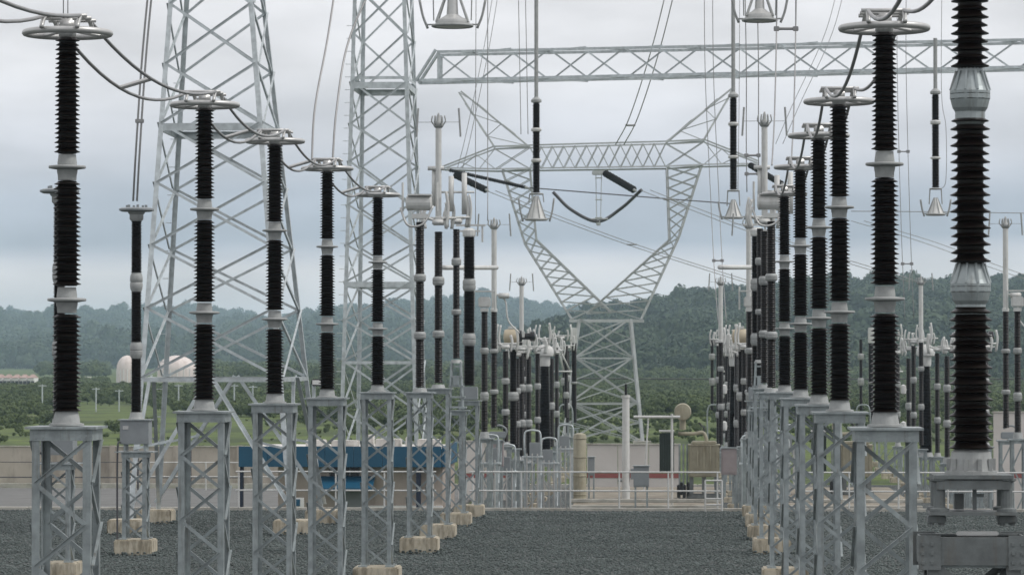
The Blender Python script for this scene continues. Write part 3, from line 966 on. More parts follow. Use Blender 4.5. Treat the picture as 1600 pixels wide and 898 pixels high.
# J: crowned tube above the breakers
t, z = place('pantograph_disconnector', 815, 150, 'small crowned pale tube rising over the breaker heads', 'disconnector', 'small crowned tubes')
low_stand(t, 0.45, 0.45, z(700), pan=2)
stack(t, [(z(694), z(640)), (z(630), z(580)), (z(572), z(535))], 0.12, fr=0.15)
crown_tube(t, z(535), z(446), 0.1, 0.55)
three(t, ['', 'small crowned pale tube rising from the low cluster under the ringed row', 'small crowned pale tube behind the tall widest-ringed post'])

# K: big tapered breaker chimney (h=143)
t, z = place('circuit_breaker', 851, 143, 'thick tapering black column with pale domed head among the breakers', 'circuit breaker', 'thick tapering breaker columns')
low_stand(t, 0.55, 0.5, z(712), pan=2)
link('insulator_section', shed_me(z(572) - z(705), 0.34, 0.24, 0.07, 16, 0.82), t, (0, 0, z(705)))
link('pedestal', lathe_me([(0.36, 0), (0.3, z(705) - z(712))], 'cast', 12), t, (0, 0, z(712)))
link('domed_head', lathe_me([(0.24, 0), (0.27, 0.1), (0.27, 0.45), (0.42, 0.5), (0.45, 0.62), (0.42, 0.85), (0.25, 1.02), (0.05, 1.08)], 'white', 16), t, (0, 0, z(572)))
head_arms(t, z(535), 0.6, 21, n=6, name='contact_arms')
three(t, ['', 'thick tapering black column at the outer side of the low cluster', 'thick tapering black column with domed head behind the stands at the picture edge'])

# L: leaning-brace switch with platform (h=134)
t, z = place('disconnector', 862, 134, 'slim black post with oval grey weights beside the thick tapering column', 'disconnector', 'weighted slim posts')
low_stand(t, 0.45, 0.45, z(705), pan=2)
stack(t, [(z(698), z(640)), (z(628), z(560))], 0.14, fr=0.17)
for v in (608, 665):
    link('weight', lathe_me([(0.03, -0.26), (0.13, -0.2), (0.15, 0), (0.13, 0.2), (0.03, 0.26)], 'white', 12), t, (-0.28, -0.2, z(v)))
    rod(t, 'weight_arm', (-0.28, -0.2, z(v)), (0, 0, z(v)), 0.03, 'cast')
head_arms(t, z(548), 0.55, 31, n=6)
three(t, ['', 'slim black post with oval weights in the low cluster under the ringed row', 'slim black post with oval weights between two stands on the far side'])

# M: post with pale triangular brace (h=124)
t, z = place('disconnector', 878, 124, 'black post pair with a pale triangular brace, beside the tan tank of the yard', 'disconnector', 'triangular-braced posts')
low_stand(t, 0.8, 0.5, z(660), pan=3)
for dx_ in (-0.28, 0.24):
    stack(t, [(z(652), z(622)), (z(612), z(540))], 0.12, fr=0.16, x=dx_)
bm = bmesh.new()
b_box(bm, (0, -0.3, z(580)), (1.15, 0.1, 0.09))
b_tube(bm, [(-0.25, -0.3, z(535)), (0.1, -0.3, z(578))], 0.05, 6); b_tube(bm, [(-0.2, -0.3, z(540)), (0.45, -0.3, z(578))], 0.04, 6)
link('triangular_brace', finish(bm, 'brace', 'white', True), t)
head_arms(t, z(530), 0.6, 41, n=6)
three(t, ['', 'black post pair with a pale triangular brace at the low cluster edge', 'black post pair with pale triangular brace behind the widest-ringed post'])

# N: last column (h=111.5)
t, z = place('surge_arrester', 897, 111.5, 'straight black arrester column at the inner end of the breaker group', 'surge arrester', 'far arrester columns')
low_stand(t, 0.5, 0.5, z(668), pan=3)
stack(t, [(z(660), z(600)), (z(596), z(536))], 0.18, fr=0.2, pitch=0.07)
stack(t, [(z(640), z(602)), (z(590), z(562)), (z(552), z(530))], 0.11, fr=0.2, x=-0.62)
link('terminal_head', box_me((0.36, 0.36, 0.95), 'white', 0.04), t, (0, 0, z(524)))
link('guard_hoop', tube_me(smooth_pts([(-0.9, -0.3, z(690)), (-0.9, -0.3, z(640)), (-0.5, -0.3, z(632)), (-0.1, -0.3, z(640)), (-0.1, -0.3, z(690))], 5), 0.05, 'galv'), t)
three(t, ['', 'straight black arrester column at the inner edge of the low cluster', 'straight black arrester column peeking past the tall widest-ringed post'])

xt_lb = ['between the box-headed post and the tan drum', 'right under the tan drum platform', 'beside the domed head', 'behind the weighted slim post', 'before the straight arrester column', 'behind the first breaker pole']
for i, (u, h, v0, v1, sd) in enumerate(((790, 180, 690, 548, 51), (808, 168, 712, 560, 52), (840, 150, 706, 552, 53), (870, 128, 690, 556, 54), (887, 118, 676, 548, 55), (820, 146, 700, 540, 56))):
    t, z = place('bus_support', u, h, 'slim black bus support post ' + xt_lb[i], 'insulator post', 'slim bus supports of the breaker group')
    low_stand(t, 0.45, 0.45, z(v0 + 6), pan=3)
    L_ = (v0 - v1) / 3
    stack(t, [(z(v0), z(v0 - L_ + 6)), (z(v0 - L_ - 4), z(v0 - 2 * L_ + 5)), (z(v0 - 2 * L_ - 5), z(v1))], 0.125, fr=0.155)
    link('pedestal', lathe_me([(0.18, 0), (0.13, z(v0) - z(v0 + 6))], 'cast', 12), t, (0, 0, z(v0 + 6)))
    head_arms(t, z(v1 - 3), 0.42, sd, n=4)
    o_ = ['first', 'second', 'third', 'fourth', 'fifth', 'sixth'][i]
    three(t, ['', 'slim black bus support under the ringed row, ' + o_ + ' from the railing', 'slim black bus support behind the ribbed column, ' + o_ + ' from the railing'])
# marshalling stands between the breaker poles
ms_lb = ['by the slim tower side', 'below the tan drum', 'below the breaker heads', 'under the thick tapering column', 'next to the beige oil tank']
for i, (u, Y, v1) in enumerate(((765, 121, 722), (792, 127, 735), (832, 130, 712), (858, 136, 722), (884, 142, 700))):
    p = at(u, 780, Y)
    t = thing('marshalling_stand', 'pale braced stand with a small box ' + ms_lb[i], 'stand', (p.x, Y, 0), 'marshalling stands')
    z1 = at(u, v1, Y).z
    low_stand(t, 0.62, 0.5, z1, m='tower', pan=4)
    rr = random.Random(i)
    link('junction_box', box_me((0.4, 0.26, 0.5), 'greybox', 0.015), t, (rr.uniform(-0.1, 0.1), -0.1, z1 + 0.26))
    link('hoop', tube_me(smooth_pts([(-0.3, 0.1, z1), (-0.3, 0.1, z1 + 0.8), (-0.15, 0.1, z1 + 0.95), (0.15, 0.1, z1 + 0.95), (0.3, 0.1, z1 + 0.8), (0.3, 0.1, z1)], 4), 0.035, 'tower'), t)
    for q in range(3):
        rod(t, 'conduit', (-0.2 + q * 0.2, -0.3, GZ + 0.1), (-0.2 + q * 0.2, -0.3, z1 + 0.1), 0.03, 'alu')
    dup(t, 'pale braced stand with a small box, inside the low cluster, ' + ['first', 'second', 'third', 'fourth', 'fifth'][i] + ' from the railing', dx=DX)

# ------------------------------------------------------------------ lattice gantry towers
def lerp(a, b, t): return a + (b - a) * t
def tower1():
    zb, zt, zr = 0.35, 22.0, 15.25
    Ab = [(at(200, 830, 98.6).x, 98.6), (at(458, 830, 98.6).x, 98.6), (at(506, 805, 105.1).x, 105.1), (at(244, 805, 105.1).x, 105.1)]
    Tr = [(at(262, 0, 100.3).x, 100.3), (at(396, 0, 100.3).x, 100.3), (at(418, 0, 103.4).x, 103.4), (at(287, 0, 103.4).x, 103.4)]
    k = (zt - zb) / (zr - zb)
    cx, cy = sum(p[0] for p in Ab) / 4, sum(p[1] for p in Ab) / 4
    A = [Vector((x - cx, y - cy, zb)) for x, y in Ab]
    B = [Vector((lerp(a[0], b[0], k) - cx, lerp(a[1], b[1], k) - cy, zt)) for a, b in zip(Ab, Tr)]
    t = thing('gantry_tower', 'broad pale lattice tower standing on four concrete footings by the coupling capacitor', 'lattice tower', (cx, cy, 0))
    zs = [4.48, 6.49, 8.32, 10.14, 11.88, 13.63, 15.4, 17.2, 19.0, 20.6, 22.0]
    fz = lambda q: (q - zb) / (zt - zb)
    lattice(t, A, B, 1, 0.14, 0.078, 'tower', pattern='X', levels=[fz(q) for q in zs])
    C = lambda i, q: A[i].lerp(B[i], fz(q))
    for i in range(4):
        j = (i + 1) % 4
        h1, h2 = C(i, 4.48), C(j, 4.48)
        bar(t, 'girt', h1, h2, 0.12, 'tower', (0, 0, -1))
        mid = (h1 + h2) / 2
        bar(t, 'knee_brace', mid, C(i, 0.6), 0.11, 'tower', (0, 0, 1))
        bar(t, 'knee_brace', mid, C(j, 0.6), 0.11, 'tower', (0, 0, 1))
        for s, o in ((i, j), (j, i)):
            bar(t, 'strut', C(s, 2.4), (C(s, 0.6) + mid) / 2 + Vector((0, 0, 0.1)), 0.07, 'tower', (0, 0, 1))
        bar(t, 'girt', C(i, 11.88), C(j, 11.88), 0.22, 'tower', (0, 0, -1))
        link('footing', box_me((1.05, 1.05, 0.45), 'conc', 0.04), t, A[i] + Vector((0, 0, -0.14)))
    # step bolts on the back left leg
    for k2 in range(30):
        p = C(3, 2 + k2 * 0.42)
        rod(t, 'step_bolt', p, p + Vector((-0.2 if k2 % 2 else 0, 0 if k2 % 2 else -0.2, 0)), 0.012, 'tower', 5)
    return t
T1 = tower1()

def tower2():
    Y0, Y1 = 140.0, 144.2
    zb, zr = GZ, at(560, 0, Y0).z
    zt = 24.0
    Ab = [(at(526, 815, Y0).x, Y0), (at(657, 815, Y0).x, Y0), (at(671, 815, Y1).x, Y1), (at(556, 815, Y1).x, Y1)]
    Tr = [(at(551, 0, Y0).x, Y0 + 0.1), (at(634, 0, Y0).x, Y0 + 0.1), (at(647, 0, Y1).x, Y1 - 0.1), (at(566, 0, Y1).x, Y1 - 0.1)]
    k = (zt - zb) / (zr - zb)
    cx, cy = sum(p[0] for p in Ab) / 4, sum(p[1] for p in Ab) / 4
    A = [Vector((x - cx, y - cy, zb)) for x, y in Ab]
    B = [Vector((lerp(a[0], b[0], k) - cx, lerp(a[1], b[1], k) - cy, zt)) for a, b in zip(Ab, Tr)]
    t = thing('gantry_tower', 'slim pale lattice tower carrying the end of the long gantry beam', 'lattice tower', (cx, cy, 0))
    vs = [815, 720, 640, 564, 500, 440, 383, 320, 252, 193, 128, 52, -25, -95]
    lv = [min(1, (at(590, v, Y0).z - zb) / (zt - zb)) for v in vs]
    lattice(t, A, B, 1, 0.155, 0.082, 'tower', pattern='X', levels=lv)
    C = lambda i, v: A[i].lerp(B[i], (at(590, v, Y0).z - zb) / (zt - zb))
    for i in range(4):
        j = (i + 1) % 4
        for v, w in ((128, 0.26), (440, 0.22), (564, 0.12)):
            bar(t, 'girt', C(i, v), C(j, v), w, 'tower', (0, 0, -1))
        bar(t, 'girt', C(i, 119), C(j, 119), 0.12, 'tower', (0, 0, -1))
        link('footing', box_me((1.0, 1.0, 0.5), 'conc', 0.04), t, A[i] + Vector((0, 0, 0.05)))
    for k2 in range(34):
        p = C(0, 700 - k2 * 20)
        rod(t, 'step_bolt', p, p + Vector((-0.22, 0, 0)), 0.013, 'tower', 5)
    return t
T2 = tower2()

def gantry_beam():
    D = 1.5
    b0, b1 = at(652, 128, 140.6), at(1720, 104.5, 134.0)
    t0, t1 = at(683, 79, 140.4), at(1720, 57.5, 134.0)
    o = b0.copy()
    t = thing('gantry_beam', 'long pale lattice beam running level across the sky from the slim tower', 'gantry beam', o)
    dv = Vector((0, D, 0))
    A = [Vector(), dv, t0 - o + dv, t0 - o]
    B = [b1 - o, b1 - o + dv, t1 - o + dv, t1 - o]
    ax = (b1 - b0)
    n = 17
    # start the bays below the first top node
    f0 = (t0.x - b0.x) / (b1.x - b0.x)
    A2 = [A[0].lerp(B[0], f0), A[1].lerp(B[1], f0), A[2], A[3]]
    for i in range(4):
        bar(t, 'chord', A[i], B[i], 0.115, 'tower', (0, 0, 1 if i < 2 else -1))
    lattice(t, A2, B, n, 0.08, 0.072, 'tower', brace='brace', pattern='Z', chords=False, faces=(1, 3))
    lattice(t, A2, B, n, 0.1, 0.06, 'tower', brace='lacing', pattern='Z', chords=False, faces=(0, 2))
    for s in (0, 1):
        bar(t, 'end_strut', A[s], A[3 - s], 0.13, 'tower', (0, 0, 1))
        bar(t, 'post', A2[s], A[3 - s], 0.12, 'tower', (1, 0, 0))
    return t
GB = gantry_beam()

# ------------------------------------------------------------------ far pylon
def pylon():
    Y = 274.0
    D = 1.5
    o = at(945, 690, Y); 
    t = thing('lattice_pylon', 'far wineglass-shaped lattice pylon with two horns, beyond the breaker group', 'pylon', o)
    P = lambda u, v, d=0.0: at(u, v, Y) - o + Vector((0, d, 0))
    cw, bw = 0.12, 0.068
    def seg(q0, q1, n, d0=D / 2, d1=D / 2, pat='X', faces=(0, 1, 2, 3), c=cw, b=bw, nm='brace'):
        # q0, q1: (left uv, right uv) at either end
        A = [P(*q0[0], -d0), P(*q0[1], -d0), P(*q0[1], d0), P(*q0[0], d0)]
        B = [P(*q1[0], -d1), P(*q1[1], -d1), P(*q1[1], d1), P(*q1[0], d1)]
        lattice(t, A, B, n, c, b, 'pylon', chord='chord', brace=nm, pattern=pat, faces=faces)
    # cross-arm (bottom, top) from left tip to right tip
    seg(((692, 264), (692, 262)), ((775, 266), (772, 231)), 3, 0.4, D / 2, 'Z', (0, 2))
    seg(((775, 266), (772, 231)), ((828, 265), (828, 229)), 1)
    seg(((828, 265), (828, 229)), ((1040, 262), (1040, 223)), 12, faces=(0, 2))
    seg(((1040, 262), (1040, 223)), ((1098, 259), (1100, 220)), 1)
    seg(((1098, 259), (1100, 220)), ((1186, 257), (1184, 253)), 3, D / 2, 0.4, 'Z', (0, 2))
    # horns
    seg(((772, 231), (828, 229)), ((716, 145), (721, 142)), 5, D / 2, 0.2, 'Z', (0, 1, 3))
    seg(((1040, 222), (1100, 220)), ((1142, 138), (1148, 138)), 5, D / 2, 0.2, 'Z', (0, 1, 3))
    # window columns
    seg(((785, 266), (828, 265)), ((820, 380), (838, 375)), 7, nm='column_brace')
    seg(((1042, 262), (1096, 259)), ((1046, 375), (1060, 372)), 7, nm='column_brace')
    # arms down to the waist
    seg(((820, 380), (838, 375)), ((893, 498), (955, 488)), 9, D / 2, 1.2, 'X', nm='arm_brace')
    seg(((1046, 375), (1060, 372)), ((917, 490), (1002, 498)), 9, D / 2, 1.2, 'X', nm='arm_brace')
    # waist frame and body
    for d in (-1.4, 1.4):
        bar(t, 'girt', P(890, 499, d), P(1006, 499, d), 0.22, 'pylon', (0, 0, -1))
    seg(((905, 499), (985, 499)), ((880, 690), (1004, 690)), 1, 1.4, 3.0, 'X', c=0.2, b=0.13, faces=())
    A = [P(905, 499, -1.4), P(985, 499, -1.4), P(985, 499, 1.4), P(905, 499, 1.4)]
    B = [P(880, 690, -3), P(1004, 690, -3), P(1004, 690, 3), P(880, 690, 3)]
    lattice(t, A, B, 1, 0.2, 0.11, 'pylon', chords=False, pattern='X', levels=[0, 0.31, 0.68, 1.0], brace='body_brace')
    lattice(t, A, B, 1, 0.2, 0.07, 'pylon', chords=False, pattern='Z', levels=[0, 0.155, 0.31, 0.5, 0.68, 0.84, 1.0], brace='redundant_brace')
    lattice(t, A, B, 1, 0.2, 0.07, 'pylon', chords=False, pattern='Z', levels=[0, 0.155, 0.31, 0.5, 0.68, 0.84, 1.0], brace='redundant_brace', flip=1)
    for i in range(4):
        j = (i + 1) % 4
        for f in (0.31, 0.68):
            bar(t, 'girt', A[i].lerp(B[i], f), A[j].lerp(B[j], f), 0.12, 'pylon', (0, 0, -1))
        link('footing', box_me((1.4, 1.4, 0.9), 'kerb'), t, B[i] + Vector((0, 0, -0.3)))
    return t
PY = pylon()

# suspension strings and jumper on the pylon
def string_(label, pts, r, m='porc', group=None, w=0.0):
    p0 = Vector(pts[0]); d = Vector(pts[1]) - p0
    L = d.length
    t = thing('insulator_string', label, 'insulator string', p0, group)
    q = d.to_track_quat('Z', 'Y').to_matrix().to_4x4()
    link('disc_stack', shed_me(L, r, r, 0.26, 10, 0.35), t, mtx=q)
    link('end_fitting', lathe_me([(0.05, -0.35), (0.12, -0.1), (0.12, 0.05)], 'cast', 8), t, mtx=q)
    link('end_fitting', lathe_me([(0.12, L - 0.05), (0.12, L + 0.1), (0.05, L + 0.35)], 'cast', 8), t, mtx=q)
    return t
yp = 272.0
string_('thick dark insulator string slanting under the middle of the pylon arm', (at(946, 271, yp), at(991, 297, yp - 4)), 0.30)
string_('long thin dotted insulator string under the pylon arm tip by the crowned tube', (at(703, 266, yp), at(822, 293, yp - 6)), 0.16)
string_('short thick insulator string below the dotted one at the pylon arm tip', (at(712, 274, yp), at(760, 297, yp - 4)), 0.28)
string_('dark insulator string at the pylon arm tip above the ringed row cluster', (at(1172, 258, yp), at(1222, 288, yp - 4)), 0.26)
def loose(name, label, cat, pts, r, m, n=8, seg=6, group=None):
    P = smooth_pts(pts, n)
    o0 = P[0].copy()
    o = link(name, tube_me([p - o0 for p in P], r, m, seg), None, o0)
    return tag(o, label, cat, group)
loose('jumper_cable', 'thick dark jumper cable drooping in a V inside the pylon window', 'cable', [at(864, 300, yp), at(893, 328, yp), at(934, 346, yp), at(970, 326, yp), at(1002, 297, yp - 4)], 0.13, 'wire_dark')
def hanger():
    a = at(931, 268, yp); t = thing('jumper_hanger', 'thin twin-wire hanger holding the drooping jumper under the pylon arm', 'hanger', a)
    for du in (-4, 5):
        rod(t, 'hanger_wire', at(935 + du, 268, yp) - a, at(935 + du * 0.7, 342, yp) - a, 0.035, 'pylon', 6)
    for v in (278, 312, 340):
        rod(t, 'cross_bar', at(930, v, yp) - a, at(941, v, yp) - a, 0.05, 'pylon', 6)
    bm = bmesh.new(); b_box(bm, at(935, 348, yp) - a, (0.35, 0.2, 0.45), 0.05); b_tube(bm, [at(923, 342, yp) - a, at(950, 342, yp) - a], 0.06, 6)
    link('clamp', finish(bm, 'clamp', 'pylon'), t)
    bm = bmesh.new(); b_box(bm, at(935, 270, yp) - a, (1.0, 0.3, 0.35), 0.05)
    link('top_fitting', finish(bm, 'fitting', 'pylon'), t)
hanger()

# ------------------------------------------------------------------ suspended bell contacts
def bell(label, u, Y, vt, secs, vb, wpx, near=False):
    """rod from above, insulator sections, bell skirt and arcing horns; vb=(top, bottom) of the bell"""
    p = at(u, vb[1], Y)
    t = thing('suspended_contact', label, 'hanging contact', p, 'suspended bell contacts')
    z = lambda v: at(u, v, Y).z - p.z
    w = wpx * Y / F / 2
    if secs:
        rod(t, 'hanger_rod', (0, 0, z(secs[0][0])), (0, 0, z(vt)), 0.075, 'cast', 8)
        link('end_fitting', lathe_me([(0.06, 0), (0.2, 0.05), (0.2, 0.14), (0.08, 0.25)], 'cast', 10), t, (0, 0, z(secs[0][0])))
        for i, (a, b) in enumerate(secs):
            link('insulator_section', shed_me(z(a) - z(b), 0.15, 0.15, 0.06, 12, 0.8), t, (0, 0, z(b)))
            if i + 1 < len(secs):
                flange_plain(t, 0, 0, z(secs[i + 1][0]), z(b), 0.2, 'white', 10)
        cg = link('cage', torus_me(w * 0.62, 0.03, 'cast', 24, 6), t, (0, 0, z(secs[-1][1]) - 0.05))
        for s in (-1, 1):
            rod(cg, 'cage_bar', (s * w * 0.62, 0, 0), (s * w * 0.72, 0, z(vb[0] + 8) - z(secs[-1][1])), 0.022, 'cast')
    else:
        for s in (-1, 1):
            rod(t, 'hanger_rod', (s * w * 0.95, 0, z(vb[0] + (vb[1] - vb[0]) * 0.8)), (s * w * 1.1, 0, z(vt)), 0.02, 'cast', 6)
            for s2 in (-1, 1):
                rod(t, 'stay', (s * w * 0.8, s2 * 0.2, z(vb[1]) + 0.12), (s * w * 0.25, 0, z(vb[0] - 8)), 0.035, 'cast', 6)
        rod(t, 'hanger_rod', (0, 0, z(vb[0])), (0, 0, z(vt)), 0.14, 'white', 10)
    H = z(vb[0])
    if secs:
        link('bell', lathe_me([(w * 0.92, 0), (w * 0.94, 0.04), (w * 0.9, H * 0.08), (w * 0.5, H * 0.55), (w * 0.24, H * 0.95), (w * 0.1, H)], 'white', 20), t)
        for k in range(8):
            a_ = 2 * PI * (k + 0.5) / 8
            rod(t, 'bell_rib', (w * math.cos(a_), w * math.sin(a_), 0.03), (w * 0.2 * math.cos(a_), w * 0.2 * math.sin(a_), H), 0.016, 'cast', 6)
    else:
        link('bell', lathe_me([(w * 0.84, 0), (w * 0.88, 0.05), (w * 0.84, 0.18), (w * 0.5, 0.26), (w * 0.3, 0.34), (w * 0.24, H)], 'alu', 24), t)
    link('bell_rim', torus_me(w, 0.04, 'cast', 28, 8), t, (0, 0, 0.02))
    for s in (-1, 1):
        link('arcing_horn', tube_me(smooth_pts([(s * w * 1.25, 0, -0.05), (s * w * 1.5, 0, H * 0.35), (s * w * 1.68, 0, H * 0.9)], 4), 0.035, 'cast'), t)
        rod(t, 'horn_arm', (s * w * 0.9, 0, 0.06), (s * w * 1.35, 0, 0.06), 0.025, 'cast', 6)
    return t
bell('pale bell contact cut by the frame top, above the slim tower side', 707, 97, -160, [], (-6, 42), 62)
bell('pale bell contact cut by the frame top, above the ringed row cluster', 1187, 97, -160, [], (-8, 33), 52)
bell('bell contact hanging on a long black insulator against the pylon column', 838, 132, -140, [(162, 200), (206, 248), (254, 301)], (306, 344), 33)
bell('bell contact with a stem below, hanging by the pylon horn tip', 1146, 132, -140, [(154, 191), (197, 243), (248, 296)], (312, 341), 28)
bell('bell contact hanging beside the big ribbed column', 1462, 132, 60, [(149, 188), (195, 245), (249, 293)], (309, 336), 28)

# ------------------------------------------------------------------ overhead wires
def wire(label, pts, r=0.018, m='wire', group='overhead wires', n=8, twin_du=0, spacers=()):
    t = thing('overhead_wire', label, 'wire', at(*pts[0]), group)
    o = at(*pts[0])
    P = smooth_pts([at(*p) - o for p in pts], n)
    link('strand', tube_me(P, r, m, 5), t)
    if twin_du:
        Q = smooth_pts([at(p[0] + twin_du, p[1], p[2]) - o for p in pts], n)
        link('strand', tube_me(Q, r, m, 5), t)
        for f in spacers:
            i = int(f * (len(P) - 1))
            rod(t, 'spacer', P[i], Q[i], r * 2.0, m, 6)
            for q in (P[i], Q[i]):
                link('spacer_clamp', box_me((0.12, 0.1, 0.1), m, 0.01), t, q)
    return t
wire('double wire dropping to the coupling capacitor top', [(236, -60, 88), (222, 90, 88), (212, 240, 88), (208, 314, 88.3)], 0.028, twin_du=6, spacers=(0.55,))
wire('pair of thin wires dropping on the picture-edge post', [(99, -60, 38.6), (99, 30, 38.6)], 0.006, twin_du=7)
wire('curved wire falling to the ring of the open-sky post, outer one', [(530, -60, 69), (512, 60, 68), (492, 170, 67), (487, 262, 66.5)], 0.022)
wire('curved wire falling to the ring of the open-sky post along the slim tower', [(600, -60, 69), (546, 60, 68), (526, 170, 67), (519, 262, 66.5)], 0.022)
wire('thin wire pair dropping past the first pylon horn', [(762, -60, 125), (762, 200, 125), (762, 345, 124)], 0.018)
wire('thin wire dropping past the first horn root', [(744, -60, 120), (743, 200, 120), (743, 350, 120)], 0.014)
wire('slanting thin wire pair behind the first bell', [(778, -60, 150), (757, 70, 150), (728, 210, 150), (715, 262, 150)], 0.014, twin_du=8)
wire('thin wire pair dropping beside the hanging black insulator', [(809, -60, 135), (812, 100, 135), (814, 210, 135)], 0.016, twin_du=11)
wire('slanting wire pair with spacers behind the gantry beam', [(1052, -60, 210), (1020, 70, 215), (985, 180, 220), (962, 226, 225)], 0.035, twin_du=13, spacers=(0.75,))
wire('thin wire pair dropping between pylon window and horn', [(1100, -60, 120), (1102, 120, 120), (1110, 300, 120), (1116, 420, 119), (1122, 505, 118)], 0.014, twin_du=13, spacers=(0.72,))
wire('single wire dropping beside the second hanging black insulator', [(1156, -60, 131), (1155, 140, 131), (1153, 297, 131)], 0.012)
wire('wire pair with spacers above the crowned tube of the ringed row', [(1163, -60, 99), (1166, 100, 99), (1166, 220, 99), (1167, 300, 99)], 0.016, twin_du=19, spacers=(0.77, 0.9))
wire('wire pair with bold spacer above the ringed row', [(1214, -60, 75), (1213, 60, 75), (1210, 180, 72), (1206, 258, 68)], 0.017, twin_du=30, spacers=(0.32,))
wire('slanting thin wire pair beside the second bell', [(1318, -60, 150), (1290, 50, 150), (1240, 160, 150), (1212, 225, 150)], 0.014, twin_du=11)
wire('thin wire pair dropping between the widest-ringed post and ribbed column', [(1402, -60, 118), (1402, 120, 118), (1408, 350, 118), (1414, 500, 118)], 0.012, twin_du=14, spacers=(0.5, 0.8))
wire('thin wire dropping beside the third hanging insulator', [(1472, -60, 132), (1471, 140, 132), (1478, 200, 132), (1478, 280, 132), (1470, 296, 132)], 0.012)
wire('dark line wire crossing the pylon window', [(822, 293, 266), (960, 304, 268), (1060, 312, 270), (1140, 318, 272)], 0.05, 'wire_dark')
wire('thin line wire pair sloping across the lower pylon window', [(760, 298, 268), (860, 338, 268), (980, 382, 268), (1110, 424, 268), (1200, 452, 268)], 0.03, twin_du=14, spacers=(0.5,))
wire('thin line wire sloping behind the second pylon column', [(1000, 297, 268), (1080, 328, 268), (1200, 372, 268), (1420, 440, 268)], 0.03, twin_du=16, spacers=(0.2,))
wire('long thin level wire behind the big ribbed column', [(1330, 330, 240), (1460, 331, 240), (1600, 333, 240), (1700, 334, 240)], 0.03)
wire('thin sloping wire pair behind the big ribbed column', [(1330, 345, 260), (1440, 378, 260), (1560, 422, 260), (1680, 460, 260)], 0.025, twin_du=20)
wire('dark level cable low behind the pylon legs', [(760, 590, 330), (900, 591, 330), (1130, 592, 330), (1330, 592, 330), (1700, 592, 330)], 0.06, 'wire_dark')

# ------------------------------------------------------------------ ground, yard, terrace
def grid_me(name, m, xs, ys, fz):
    v = []; f = []
    for j, y in enumerate(ys):
        for i, x in enumerate(xs):
            v.append((x, y, fz(x, y)))
    nx = len(xs)
    for j in range(len(ys) - 1):
        for i in range(nx - 1):
            a = j * nx + i
            f.append((a, a + 1, a + nx + 1, a + nx))
    me = bpy.data.meshes.new(name)
    me.from_pydata(v, [], f)
    me.materials.append(M[m])
    for p in me.polygons: p.use_smooth = True
    return me
def ground_z(x, y):
    n = math.sin(x * 0.031 + 1.3) * math.cos(y * 0.017) * 0.35 if y > 240 else 0
    return GZ + n
xs = list(np.linspace(-3500, 3500, 90)); ys = [-300, 0, 100, 150, 200, 230, 260, 300, 350, 400, 460, 520, 600, 700, 800, 950, 1100, 1400, 1800, 2400, 3200, 4500, 5800]
struct(link('ground', grid_me('ground', 'grass', xs, ys, ground_z)))
bm = bmesh.new()
b_box(bm, (-5, 42.0, -0.8), (170, 144.6, 1.6 - 0.0))
yd = struct(link('gravel_yard', finish(bm, 'yard', 'gravel')))
struct(link('road', box_me((150, 24, 0.16), 'road'), None, (-85, 160, GZ + 0.06)))
# gravel of the lower bays
struct(link('lower_yard', box_me((60, 62, 0.1), 'gravel'), None, (20.2, 149, GZ + 0.03)))
def stone_me(seed):
    g_ = random.Random(seed)
    bm = bmesh.new(); bmesh.ops.create_icosphere(bm, subdivisions=1, radius=1.0)
    for v in bm.verts:
        v.co *= g_.uniform(0.7, 1.15); v.co.z *= 0.65
    return finish(bm, 'stone', 'stone')
def stone_mat():
    m = leaf_mat('gravel_stone', (0.036, 0.046, 0.044), (0.145, 0.168, 0.161)); m.node_tree.nodes['Principled BSDF'].inputs['Roughness'].default_value = 0.85
    return m
M['stone'] = stone_mat()
SC = bpy.data.collections.new('source_stones')
for q_ in range(4):
    SC.objects.link(bpy.data.objects.new('stone', stone_me(q_)))
# kerb along the yard edge
kb = thing('kerb', 'long pale concrete kerb along the far edge of the gravel', 'kerb', (0, 114.62, 0))
for i in range(60):
    x0 = -62 + i * 2.0
    if x0 > 58: break
    link('kerb_stone', box_me((1.985, 0.3, 0.17), 'kerb', 0.015), kb, (x0 + 1.0, 0, 0.0 + 0.002 * (i % 3)))
# far kerb of the road
kb2 = thing('road_kerb', 'low pale kerb line along the far road by the boundary wall', 'kerb', (-60, 173, GZ))
for i in range(45):
    link('kerb_stone', box_me((2.97, 0.35, 0.3), 'kerb', 0.02), kb2, (-45 + i * 3.0 - 22, 0, 0.2))

# railing along the edge
def railing(label, x0, x1, Y, step=1.62):
    t = thing('railing', label, 'railing', (x0, Y, 0.08))
    L = x1 - x0
    n = int(L / step)
    for k in range(n + 1):
        rod(t, 'rail_post', (k * step, 0, 0), (k * step, 0, 1.2), 0.028, 'white', 8)
    for z in (0.58, 1.2):
        rod(t, 'rail', (-0.1, 0, z), (n * step + 0.1, 0, z), 0.026, 'white', 8)
    return t
railing('pale pipe railing in the middle of the gravel edge, between the two bays', at(738, 780, 114.3).x, at(1152, 780, 114.3).x, 114.45)
railing('pale pipe railing before the control building', at(372, 780, 114.3).x, at(728, 780, 114.3).x, 114.45)
railing('pale pipe railing beyond the ringed row stands', at(1250, 780, 114.3).x, at(1640, 780, 114.3).x, 114.45)
railing('thin pale railing along the empty road stretch', at(-60, 780, 114.3).x, at(366, 780, 114.3).x, 150.0, 3.2).location.z = GZ + 0.9
g = thing('gate_frame', 'short pale double-rail gate frame at the end of the middle railing', 'railing', at(1102, 800, 114.1))
for x in (0, 0.55):
    rod(g, 'rail_post', (x, 0, 0), (x, 0, 1.05), 0.03, 'white')
for z in (0.25, 0.45, 1.05):
    rod(g, 'rail', (0, 0, z), (0.55, 0, z), 0.026, 'white')

